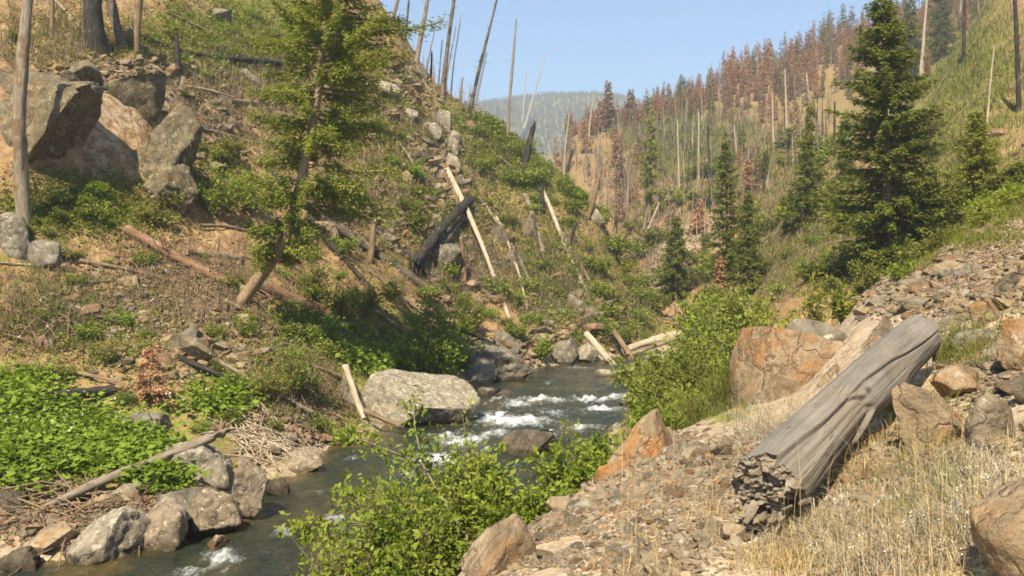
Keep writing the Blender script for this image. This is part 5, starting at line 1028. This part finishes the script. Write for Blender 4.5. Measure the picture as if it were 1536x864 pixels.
heads('hillside_flower_heads', [(350, 70, 100, 60, 1), (750, 210, 70, 40, 1), (180, 265, 20, 20, .2), (820, 380, 60, 60, .4)], 130, 712, .05, .35, 'small pale flowers on the hillside', 3, 35)
heads('dried_flower_heads', [(1340, 810, 170, 60, 1), (1170, 640, 60, 50, .5), (1460, 740, 70, 60, .4)], 150, 713, .008, .12, 'dried white flower heads on the foreground bank', 6)
stones('gravel', [(1700, 760, 170, 160, .9), (1660, 520, 130, 160, .7), (1300, 790, 180, 70, .9), (1440, 720, 100, 60, .4), (900, 800, 220, 70, 1.0), (1050, 720, 130, 60, .8), (1400, 440, 110, 40, .4), (1330, 740, 150, 90, 1.0), (1480, 560, 60, 60, .4), (1000, 690, 80, 40, .4), (780, 810, 90, 50, .5)], 30000, 720, .026, ['rock_tan', 'rock_slate', 'rock_slate', 'rock_tan', 'rock_slate', 'rock_tan', 'rock_pale', 'rock_orange'], 'broken gravel covering the foreground bank', 7.5)
stones('scree', [(1640, 330, 110, 140, .8), (1420, 410, 120, 50, 1.0), (1350, 440, 60, 30, .4), (1500, 360, 50, 40, .5)], 7000, 723, .030, ['rock_tan', 'rock_slate', 'rock_tan', 'rock_rust'], 'fine tan scree rising behind the silver log', 11)
stones('hillside_rubble', [(300, 510, 160, 60, 1.0), (230, 440, 160, 50, .5), (330, 190, 80, 80, .5), (600, 130, 60, 50, .35), (660, 240, 50, 80, .5), (700, 380, 70, 80, .5), (120, 780, 140, 40, .6), (450, 640, 80, 30, .4), (740, 540, 60, 30, .4), (200, 110, 110, 30, .4), (560, 330, 140, 70, .4), (860, 480, 70, 50, .3)], 10500, 721, .125, ['rock_rust', 'rock_tan', 'rock_cliff', 'rock_rust', 'rock_slate'], 'loose rubble lying over the left hillside', 35)
stones('talus', [(1000, 405, 42, 55, 1.0), (1055, 350, 30, 22, .3), (1275, 280, 30, 20, .3)], 1100, 722, .17, ['rock_pale', 'rock_slate', 'rock_tan'], 'grey talus stones on the far slope', 80)
# countable stones on the foreground bank
SPROT = []
for q in range(9):
    v, f = rock_shape(3, 850 + q, (1, .75, .45), planes=9, cut=(.5, .88), rough=.05); mb = MB(); mb.add(v, f, 0, None, True)
    SPROT.append((v, f))
r_ = np.random.default_rng(88); protoS = {}
H = pix_scatter([(900, 790, 190, 60, 1.0), (1060, 700, 110, 50, .9), (1400, 440, 110, 50, .9), (1330, 690, 120, 60, .4), (1480, 550, 60, 60, .4)], 170, 99)
MTS = [('rock_tan', 'tan'), ('rock_slate', 'grey'), ('rock_slate', 'slate grey'), ('rock_orange', 'orange'), ('rock_pale', 'pale')]
for q, P in enumerate(H):
    mt, cn = MTS[int(r_.integers(0, 5))]; key = (mt, q % 9)
    if key not in protoS:
        mb = MB(); mb.add(*SPROT[q % 9], 0, None, True); o = mb.build('stone', M[mt]); protoS[key] = o
    else:
        o = protoS[key].copy(); COL.objects.link(o)
    s_ = .055 * math.exp(r_.normal(0, .38)) * max(1, P[1] / 8); o.scale = (s_,) * 3; o.rotation_euler = (r_.normal(0, .3), r_.normal(0, .3), r_.uniform(0, 6.28)); o.location = P + np.array([0, 0, s_ * .12])
    px, py = CX + F * P[0] / P[1], HY - (P[2] - ZC) / P[1] * F
    sz = 'small' if s_ * F / P[1] < 8 else ('fist sized' if s_ * F / P[1] < 13 else 'larger')
    shp = ['flat', 'angular', 'chunky'][q % 3]
    tag(o, where(px, py, f'{sz} {shp} {cn} stone'), 'stone', 'loose stones on the foreground bank')

# bleached dry shrub
P = at(1165, 690, 7.6); P[2] = float(zxy(P[0], P[1])); rr = np.random.default_rng(31); mb = MB()
for i in range(260):
    b = np.array([rr.normal(0, .16), rr.normal(0, .14), 0]); a = rr.uniform(0, 6.28); L = rr.uniform(.25, .7); e = rr.uniform(.2, 1.3); s_ = np.linspace(0, 1, 5)[:, None]
    d = np.array([math.cos(a) * math.cos(e), math.sin(a) * math.cos(e), math.sin(e)])
    mb.tube(b + s_ * d * L + np.array([0, 0, -.25 * L]) * s_ ** 2 + np.cumsum(rr.normal(0, .012, (5, 3)), 0), .0022 * (1.2 - s_[:, 0]), 3, 0, rr.uniform(), False)
o = mb.build('dry_shrub', M['lf_grey']); o.location = P; tag(o, 'bleached grey dry shrub left of the silver log', 'shrub')
# yellow grass clump arching beside the block
def clump(px, py, Y, n, h, mat, label, seed, lean=.8, w=.004):
    P = at(px, py, Y); P[2] = float(zxy(P[0], P[1])); rr = np.random.default_rng(seed); mb = MB()
    for i in range(n):
        a = rr.uniform(0, 6.28); L = h * rr.uniform(.5, 1.1); ln = abs(rr.normal(0, lean)) * L; s_ = np.linspace(0, 1, 6)[:, None]
        d = np.array([math.cos(a), math.sin(a), 0]); Q_ = np.array([rr.normal(0, .08), rr.normal(0, .08), 0]) + d * ln * s_ ** 2 + np.array([0, 0, 1]) * L * (s_ - .35 * s_ ** 3)
        mb.tube(Q_, w * (1.15 - s_[:, 0]), 3, 0, rr.uniform(), False)
    o = mb.build('grass_tuft', M[mat]); o.location = P; return tag(o, label, 'grass', 'grass tufts on the bank')
clump(1085, 625, 11.2, 150, 1.0, 'lf_grass', 'tall arching yellow green grass left of the orange block', 41, .7)
clump(1045, 640, 11.8, 110, .9, 'lf_grass', 'grass clump behind the flat grey stone', 42, .8)
clump(1420, 560, 7.4, 110, .42, 'lf_grass', 'green grass tuft right of the far end of the silver log', 43, .5, .003)
clump(1345, 630, 6.7, 80, .4, 'lf_grass', 'green grass tuft growing against the silver log', 44, .5, .003)
clump(1520, 545, 7.0, 26, .55, 'lf_yellow', 'sparse yellow weed at the right edge', 45, .7, .004)
clump(1395, 715, 6.0, 90, .36, 'lf_grass', 'pale green tuft below the pinkish boulder', 46, .6, .0025)

# ------------------------------------------------------------------ the big silver log in the foreground
NA = at(1160, 732, 5.0); NB = at(1376, 508, 7.3); ax = NB - NA; LN = np.linalg.norm(ax); ax /= LN
ux = np.cross(ax, [0, 0, 1.]); ux /= np.linalg.norm(ux); uz = np.cross(ux, ax)            # ux: the side the camera sees, uz: up
root = empty('silver_log'); root.matrix_world = Matrix.Translation(Vector(NA)) @ Matrix((Vector(ax), Vector(-ux), Vector(uz))).transposed().to_4x4()
nu, nv = 260, 220; tt = np.linspace(0, 1, nu)[:, None]; an = np.linspace(0, 2 * np.pi, nv, endpoint=False)[None]     # angle 0 = camera side, pi/2 = up
ca, sa = np.cos(an), np.sin(an); aa = (an + np.pi) % (2 * np.pi) - np.pi; one = 0 * an + 0 * tt
r0 = .188 * (1 - tt) + .176 * tt + .034 * np.exp(-((tt - .0) / .22) ** 2) + .03 * np.exp(-((tt - .60) / .08) ** 2) * np.exp(-((aa + .25) / .5) ** 2)
r = r0 * (1 + .035 * vnoise(tt * 4 + one, ca * 2.2 + one, sa * 2.2 + one, 5) + .02 * vnoise(tt * 7 + one, ca * 6 + one, sa * 6 + one, 6))
r = r + r0 * .007 * vnoise(tt * 4 + one, ca * 20 + one, sa * 20 + one, 8) + r0 * .005 * vnoise(tt * 9 + one, ca * 42 + one, sa * 42 + one, 12)
cang = 1.28 - .85 * tt - .08 * np.sin(tt * 9) - .05 * vnoise(tt * 11, tt * 0 + .5, None, 9)         # the long drying crack
dang = aa - cang
r = r - r0 * .17 * np.exp(-(dang / .032) ** 2) * sstep(.30, .40, tt) * sstep(1.02, .9, tt)
r = r + r0 * .035 * np.exp(-((dang - .12) / .10) ** 2) * sstep(.30, .45, tt)                        # lip above the crack
for (a0, t0_, t1_, dp) in ((1.75, .35, .8, .05), (.15, .45, .75, .05), (2.1, .1, .5, .04)):
    r = r - r0 * dp * np.exp(-((aa - a0 + .1 * np.sin(tt * 8 + a0)) / .022) ** 2) * sstep(t0_, t0_ + .1, tt) * sstep(t1_, t1_ - .1, tt)
edge = .40 - .10 * np.clip((aa - .2) / .9, -1, 1) ** 2 + .02 * vnoise(aa * 3, aa * 0, None, 14)
peel = sstep(cang + .03, cang - .03, aa) * sstep(-1.5, -1.2, aa) * sstep(edge + .010, edge - .010, tt)
lay = np.floor((aa * 3.2 + .5 * vnoise(tt * 3 + one, aa * 3 + one, None, 16)) * 1.0)
r = r - r0 * peel * (.19 + .012 * (lay % 2) + .015 * np.abs(vnoise(tt * 2.0 + one, aa * 15 + one, None, 17)) + .02 * vnoise(tt * 5 + one, aa * 5 + one, None, 18))
def rag(x, y):                                                   # how far each fibre bundle sticks out of the broken end
    b_ = .6 * np.floor((vnoise(x * 8 + 3, y * 14, None, 21) + .5 * vnoise(x * 18, y * 26, None, 22)) * 3.0) / 3.0 + .22 * vnoise(x * 30, y * 44, None, 27)
    return -.085 * b_ + .012 * vnoise(x * 60, y * 60, None, 23) + .45 * np.clip(y, -.3, .3) * -.3 + .12
fx, fy = r * ca, r * sa
al = tt * LN + (-.16 + rag(fx, fy)) * np.clip(1 - tt / .13, 0, 1) ** 1.5 + (.10 * sa + .05 * vnoise(aa * 3, aa * 0, None, 24)) * np.clip((tt - .86) / .14, 0, 1) ** 2
sag = .04 * np.sin(tt * np.pi)
V = np.stack([al + one, -fx, fy + sag], -1)
idx = np.arange(nu * nv).reshape(nu, nv); nx = np.roll(idx, -1, 1)
mb = MB(); mb.add(V.reshape(-1, 3), np.stack([idx[:-1], nx[:-1], nx[1:], idx[1:]], -1).reshape(-1, 4))
m, nn, ll = nmat('silver_weathered_wood'); tc = nn.new('ShaderNodeTexCoord'); ov = tc.outputs['Object']
def stretched(sc, *a_):
    q = nn.new('ShaderNodeMapping'); q.inputs['Scale'].default_value = sc; ll.new(ov, q.inputs[0]); return noise(nn, ll, q.outputs[0], *a_)
g1 = stretched((.8, 20, 20), 1.6, 8, .65, .25); g2 = noise(nn, ll, ov, 3.0, 5, .6); g3 = noise(nn, ll, ov, 1.6, 4, .6); g4 = stretched((1.6, 60, 60), 1.4, 4, .6)
c = ramp(nn, ll, g1, [(.26, (.092, .080, .064)), (.45, (.155, .138, .115)), (.68, (.205, .185, .155))])
c = mixc(nn, ll, ramp(nn, ll, g3, [(.50, (0, 0, 0)), (.68, (.7, .7, .7))]), c, (.175, .142, .105))
c = mixc(nn, ll, .7, c, ramp(nn, ll, g2, [(.3, (.66, .65, .64)), (.65, (1.15, 1.13, 1.1))]), 'MULTIPLY')
c = mixc(nn, ll, ramp(nn, ll, g4, [(.24, (.6, .6, .6)), (.32, (0, 0, 0))]), c, (.06, .05, .04))
g5 = stretched((1.1, 24, 24), 1.2, 5, .55, .2); g6 = mth(nn, ll, 'ABSOLUTE', mth(nn, ll, 'SUBTRACT', g5, .5))
c = mixc(nn, ll, mth(nn, ll, 'MULTIPLY', ramp(nn, ll, g6, [(.004, (1, 1, 1)), (.016, (0, 0, 0))]), ramp(nn, ll, g2, [(.50, (0, 0, 0)), (.62, (.85, .85, .85))])), c, (.035, .03, .024))
kn = nn.new('ShaderNodeTexVoronoi'); kn.inputs['Scale'].default_value = 2.2; kq = nn.new('ShaderNodeMapping'); kq.inputs['Scale'].default_value = (.8, 1.6, 1.6); ll.new(ov, kq.inputs[0]); ll.new(kq.outputs[0], kn.inputs['Vector'])
c = mixc(nn, ll, ramp(nn, ll, kn.outputs['Distance'], [(.05, (.85, .85, .85)), (.10, (0, 0, 0))]), c, (.06, .045, .032))
finish(nn, ll, c, .75, mth(nn, ll, 'ADD', mth(nn, ll, 'ADD', g1, mth(nn, ll, 'MULTIPLY', g4, .6)), mth(nn, ll, 'MULTIPLY', mth(nn, ll, 'MINIMUM', g6, .02), 20.)), .55, .006, .25); M['silver'] = m
mb.build('trunk', M['silver'], root)
M['heart'] = wood_mat('split_heartwood', (.08, .063, .047), (.19, .155, .115), (.28, .24, .185), 1.6, .02, (1.5, 7, 7), (.18, .09, .042), .64)
def endcap(i, sign, name):
    ring = V[i]; k_ = 48; cen = ring.mean(0); rings = [ring]
    for q in range(1, k_):
        f_ = 1 - q / k_; pnt = cen + (ring - cen) * f_
        if sign < 0: pnt[:, 0] = -.16 + rag(-pnt[:, 1], pnt[:, 2]) + .02 * min(1, q / 9) * np.abs(vnoise(pnt[:, 1] * 26, pnt[:, 2] * 40, None, 33))
        rings.append(pnt)
    VV = np.vstack(rings); id_ = np.arange(k_ * nv).reshape(k_, nv); nx_ = np.roll(id_, -1, 1)
    b = MB(); b.add(VV, np.stack([id_[:-1], id_[1:], nx_[1:], nx_[:-1]], -1).reshape(-1, 4)[:, ::(1 if sign < 0 else -1)], 0, None, False); b.add(rings[-1], [list(range(nv))], 0, None, False)
    return b.build(name, M['heart'] if sign < 0 else M['silver'], root)
endcap(0, -1, 'broken_end'); endcap(nu - 1, 1, 'sawn_end')
b = MB(); rr = np.random.default_rng(3)
for i in range(22):                                             # splinters hanging off the broken end
    a = rr.uniform(-2.6, .9); q = rr.uniform(.5, .92) * .23
    v, f = rock_shape(2, 3000 + i, (rr.uniform(.05, .12), rr.uniform(.012, .04), rr.uniform(.010, .022)), planes=7, cut=(.4, .8), rough=.05)
    v = rot3(v, rr.normal(0, .15), a, rr.normal(0, .2)); b.add(v + np.array([rr.uniform(-.12, .02), -math.cos(a) * q, math.sin(a) * q]), f, 0, None, False)
b.build('splinters', M['heart'], root)
tag(root, 'big silver weathered log lying on the foreground bank, near end broken', 'log')

# ------------------------------------------------------------------ burnt forest on the far slopes: copies of a few kinds of tree
def tree_proto(kind, seed):
    mb = MB(); r_ = np.random.default_rng(seed); s_ = np.linspace(0, 1, 9); H_ = 10.0
    if kind == 'snag':
        P = np.stack([.25 * np.sin(s_ * 2 + seed) * s_, .2 * s_ * r_.normal(), H_ * s_], -1); mb.tube(P, .13 * (1 - .75 * s_), 6, 0)
        for q in range(30):
            t_ = r_.uniform(.25, .97); a = r_.uniform(0, 6.28); limb(mb, [0, 0, H_ * t_], [math.cos(a), math.sin(a), r_.uniform(-.5, .3)], r_.uniform(.25, .9) * (1.3 - t_), .025, seed + q, 0, 3, .2, 3)
        return mb
    gap, sp_, w_ = {'red': (.10, .6, 1.9), 'brown': (.28, .55, 1.7), 'green': (.05, .6, 1.8)}[kind]
    wd, cr = conifer(np.stack([0 * s_, 0 * s_, H_ * s_], -1), .12 * (1 - .9 * s_), lambda t_, a: w_ * (1 - t_) ** .75, .12, 18, 5, seed, sp_, .45, .3, .55, None, gap, kind == 'brown')
    for src, mi in ((wd, 0), (cr, 1)):
        for v, f, A_ in zip(src.V, src.Fc, src.A): pass
    V1 = np.vstack(wd.V); n0 = len(V1)
    mb.V = [V1, np.vstack(cr.V)]; mb.n = n0 + len(mb.V[1]); mb.Fc = wd.Fc + [f + n0 for f in cr.Fc]; mb.A = wd.A + cr.A; mb.SM = wd.SM + cr.SM
    mb.M = [np.zeros(len(f), np.int32) for f in wd.Fc] + [np.ones(len(f), np.int32) for f in cr.Fc]
    return mb
TP = {}
for kind, mats in (('red', ['wood_char_grey', 'lf_red']), ('brown', ['wood_char_grey', 'lf_redgrey']), ('green', ['wood_brown', 'lf_fir'])):
    TP[kind] = [(tree_proto(kind, 40 + i * 7 + len(kind)), mats) for i in range(3)]
TP['grey'] = [(tree_proto('snag', 140 + i), ['wood_grey']) for i in range(4)]
TP['pale'] = [(tree_proto('snag', 150 + i), ['wood_pale']) for i in range(3)]
TP['black'] = [(tree_proto('snag', 160 + i), ['wood_char']) for i in range(3)]
made = {}
NAMES = {'red': 'burnt_conifer', 'brown': 'burnt_conifer', 'green': 'green_conifer', 'grey': 'dead_tree', 'pale': 'dead_tree', 'black': 'dead_tree'}
def far_tree(kind, P, H_, sd, label, cat, group, lean=(0, 0)):
    v = sd % len(TP[kind]); key = (kind, v)
    if key not in made:
        o = TP[kind][v][0].build(NAMES[kind], [M[q] for q in TP[kind][v][1]]); made[key] = o
    else: o = made[key].copy(); COL.objects.link(o)
    s_ = H_ / 10; wd_ = random.uniform(1.2, 1.9) if kind in ('grey', 'pale', 'black') else random.uniform(.7, 1.3); o.scale = (s_ * wd_, s_ * wd_ * random.uniform(.9, 1.1), s_); o.location = P - np.array([0, 0, .2]); o.rotation_euler = (lean[0], lean[1], sd * 2.39)
    return tag(o, label, cat, group)
r_ = np.random.default_rng(77); cnt = 0
def band(x):  # skyline row of the forested ridge
    return np.interp(x, [850, 900, 950, 1000, 1100, 1200, 1290, 1400, 1480, 1536], [192, 184, 170, 158, 122, 90, 62, 30, 0, -30])
LAB = {'red': ('rust red burnt conifer in the forest on the far ridge', 'burnt conifers on the far ridge', 'conifer'), 'brown': ('dull brown burnt conifer in the forest on the far ridge', 'dull burnt conifers on the far ridge', 'conifer'),
       'green': ('dark green conifer surviving in the burnt forest on the far ridge', 'surviving conifers on the far ridge', 'conifer'), 'grey': ('thin grey dead trunk on the far hillside', 'grey dead trunks on the far hillside', 'dead tree'),
       'pale': ('bleached pale dead trunk on the far hillside', 'pale dead trunks on the far hillside', 'dead tree'), 'black': ('charred black trunk on the far hillside', 'charred trunks on the far hillside', 'dead tree')}
XS_ = np.arange(840, 1560, 4.0); SKY_ = []
for x in XS_:
    yy = np.arange(-60, 260, 2.0); h_ = hits(np.full(len(yy), x), yy); ok_ = np.where(~np.isnan(h_[:, 0]) & (h_[:, 1] > 110) & (h_[:, 1] < 900))[0]; SKY_.append(yy[ok_[0]] if len(ok_) else 200)
def skyline(x): return np.interp(x, XS_, SKY_)
far_list = []
for i in range(760):                                            # the forested ridge
    x = r_.uniform(985, 1480) if i % 9 else r_.uniform(850, 1000); y = skyline(x) + abs(r_.normal(0, 1)) * (52 if x > 1080 else 16) + 1
    if x > 1400 and y > 70: continue
    P = hit(x, y)
    if np.isnan(P[0]) or P[1] < 120: continue
    kind = r_.choice(['red', 'brown', 'green', 'grey', 'pale'], p=[.40, .30, .14, .10, .06]); hp = r_.uniform(16, 54) * (1 if x > 1060 else .8)
    far_list.append((hp, kind, P, i))
far_list.sort(key=lambda q: -q[0]); n_con = 0; mass = MB()
for hp, kind, P, i in far_list:
    if kind in ('red', 'brown'):
        n_con += 1
        if n_con > 235:                                          # the smaller ones behind: one mass of forest
            src = TP[kind][i % 3][0]; k_ = hp * P[1] / F / 10; ca_, sa_ = math.cos(i * 2.39), math.sin(i * 2.39); V_ = np.vstack(src.V) * k_
            V_ = np.stack([V_[:, 0] * ca_ - V_[:, 1] * sa_, V_[:, 0] * sa_ + V_[:, 1] * ca_, V_[:, 2]], -1) + P; o0 = mass.n
            mass.V.append(V_); mass.n += len(V_); mass.Fc += [f + o0 for f in src.Fc]; mass.A += src.A; mass.SM += src.SM
            mass.M += [np.where(m_ > 0, 1 if kind == 'red' else 2, 0).astype(np.int32) for m_ in src.M]; continue
    far_tree(kind, P, hp * P[1] / F, i, LAB[kind][0], LAB[kind][2], LAB[kind][1])
tag(mass.build('burnt_forest', [M['wood_char_grey'], M['lf_red'], M['lf_redgrey']]), 'burnt forest behind the rust red trees of the far ridge', 'forest', None, 'stuff')
def clear(x): return not (1270 < x < 1420)
n_dead = 0
for i in range(430):                                            # burnt trunks on the middle slope
    x = r_.uniform(840, 1290); y = r_.uniform(max(band(x) + 25, 180), 350 + (x - 900) * .08)
    P = hit(x, y)
    if np.isnan(P[0]) or P[1] < 95: continue
    kind = r_.choice(['grey', 'pale', 'black', 'brown', 'red'], p=[.48, .20, .14, .12, .06]); hp = r_.uniform(28, 62) * math.sqrt(180 / P[1])
    if y - hp < band(x) - 20: hp *= .6
    if kind in ('grey', 'pale', 'black'):
        n_dead += 1
        if n_dead > 225: continue
    elif i > 300: continue
    far_tree(kind, P, hp * P[1] / F, i, LAB[kind][0] if kind in ('grey', 'pale', 'black') else LAB[kind][0].replace('in the forest on the far ridge', 'on the middle hillside'), LAB[kind][2], LAB[kind][1], (r_.normal(0, .05), r_.normal(0, .07)))
# named trunks on the right slope (base, top)
rt = 'dead trunks on the right slope'
for i, (a, b_, c_, d_, w0, w1, mt, lab) in enumerate([
    (1383, 112, 1391, -20, 5, 3, 'wood_pale', 'bleached trunk right of the broad fir top'), (1380, 118, 1384, 70, 4, 3, 'wood_pale', 'short bleached trunk below the bleached trunk by the broad fir'), (1445, 96, 1447, -10, 6, 4, 'wood_char', 'black trunk on the steep grass slope at upper right'),
    (1528, 168, 1522, -30, 8, 5, 'wood_char', 'tall dark trunk at the right edge'), (1480, 190, 1491, 70, 3.5, 2, 'wood_pale', 'thin pale trunk leaning on the right grass slope'), (1180, 195, 1178, 105, 4, 2, 'wood_pale', 'pale trunk straight above the slender fir'),
    (1213, 152, 1210, 112, 4, 3, 'wood_pale', 'short pale trunk above the slender fir'), (1050, 292, 1047, 168, 4, 2, 'wood_pale', 'tallest bleached trunk on the middle hillside'), (1019, 290, 1016, 180, 3.5, 2, 'wood_pale', 'bleached trunk left of the tallest middle hillside trunk'),
    (1064, 280, 1062, 190, 3, 2, 'wood_char', 'dark trunk right of the tallest bleached trunk'), (846, 262, 853, 165, 3, 1.6, 'wood_pale', 'pale trunk rising behind the lower spur skyline'), (883, 210, 890, 140, 3, 1.6, 'wood_pale', 'pale trunk against the far blue ridge'),
    (1104, 232, 1102, 190, 3, 2, 'wood_pale', 'pale trunk above the twin firs'), (960, 372, 972, 310, 5, 3, 'wood_grey', 'grey trunk leaning above the log jam'), (958, 378, 988, 305, 4, 2.5, 'wood_pale', 'whitish pole slanting right above the log jam'), (1252, 210, 1252, 155, 4, 2.5, 'wood_char', 'black trunk left of the broad fir'),
    (1161, 225, 1158, 140, 3.5, 2, 'wood_pale', 'thin pale trunk left of the slender fir'), (1105, 470, 1108, 395, 4, 2, 'wood_grey', 'grey pole under the twin firs'), (1414, 80, 1416, 0, 5, 3.5, 'wood_brown', 'brown trunk at the top edge on the right'), (1470, 30, 1462, -30, 5, 4, 'wood_brown', 'brown trunk at the crest of the right grass slope')]):
    snag(a, b_, c_, d_, w0, w1, mt, lab, 900 + i, rt, stubs=6, stub_len=1.2, sides=8, bend=.01)
# the wooded far blue ridge: one far-off mass of trees
r_ = np.random.default_rng(12); n_ = 6500; x = r_.uniform(640, 960, n_); Yv = r_.uniform(950, 1510, n_); z = zgrid(x, Yv); X_ = (x - CX) / F * Yv
h_ = r_.uniform(4, 10, n_); w_ = h_ * .16; mb = MB(); a = np.array([0, 2.09, 4.19])
base = np.stack([np.stack([X_ + w_ * math.cos(q), Yv + w_ * math.sin(q), z - .5], -1) for q in a] + [np.stack([X_, Yv, z + h_], -1)], 1)
f = np.arange(n_)[:, None] * 4; mb.add(base.reshape(-1, 3), np.vstack([np.hstack([f, f + 1, f + 3]), np.hstack([f + 1, f + 2, f + 3]), np.hstack([f + 2, f, f + 3])]), 0, r_.uniform(0, 1, 3 * n_), False)
tag(mb.build('far_forest', M['wood_char_grey']), 'burnt forest covering the far blue ridge', 'forest', None, 'stuff')
# fireweed and thin burnt saplings on the spur skyline
r_ = np.random.default_rng(61); mb = MB()
for i in range(90):
    x = r_.uniform(618, 740); y = np.interp(x, [618, 640, 665, 703, 727, 745], [98, 113, 144, 160, 162, 172]) + r_.uniform(1, 12); P = hit(x, y)
    if np.isnan(P[0]): continue
    L = r_.uniform(.6, 3.2); mb.tube(np.array([P, P + np.array([r_.normal(0, .05), 0, L * .6]), P + np.array([r_.normal(0, .12), 0, L])]), np.array([.03, .02, .008]) * r_.uniform(.6, 1.4), 4, 0, r_.uniform(), False)
tag(mb.build('burnt_saplings', M['lf_redgrey']), 'thin reddish stems along the spur skyline', 'stems', None, 'stuff')

# ------------------------------------------------------------------ air: one closed box of thin haze round everything
if HAZE_DENSITY > 0:
    zmin = float(ZG.min()) - 1.0; zmax = float(ZG.max()) + 25.0
    x0, x1 = float(XG.min()) - 5, float(XG.max()) + 5; y0, y1 = -25.0, 2320.0
    v = np.array([[x, y, z] for x in (x0, x1) for y in (y0, y1) for z in (zmin, zmax)])
    mb = MB(); mb.add(v, [[0, 1, 3, 2], [4, 6, 7, 5], [0, 4, 5, 1], [2, 3, 7, 6], [0, 2, 6, 4], [1, 5, 7, 3]], 0, None, False)
    m, nn, ll = nmat('haze_air'); o_ = nn.new('ShaderNodeOutputMaterial'); pv = nn.new('ShaderNodeVolumePrincipled')
    pv.inputs['Color'].default_value = (.82, .95, 1.0, 1); pv.inputs['Density'].default_value = HAZE_DENSITY; pv.inputs['Anisotropy'].default_value = 0.2
    ll.new(pv.outputs[0], o_.inputs['Volume'])
    hz = mb.build('haze', m); tag(hz, kind='stuff')
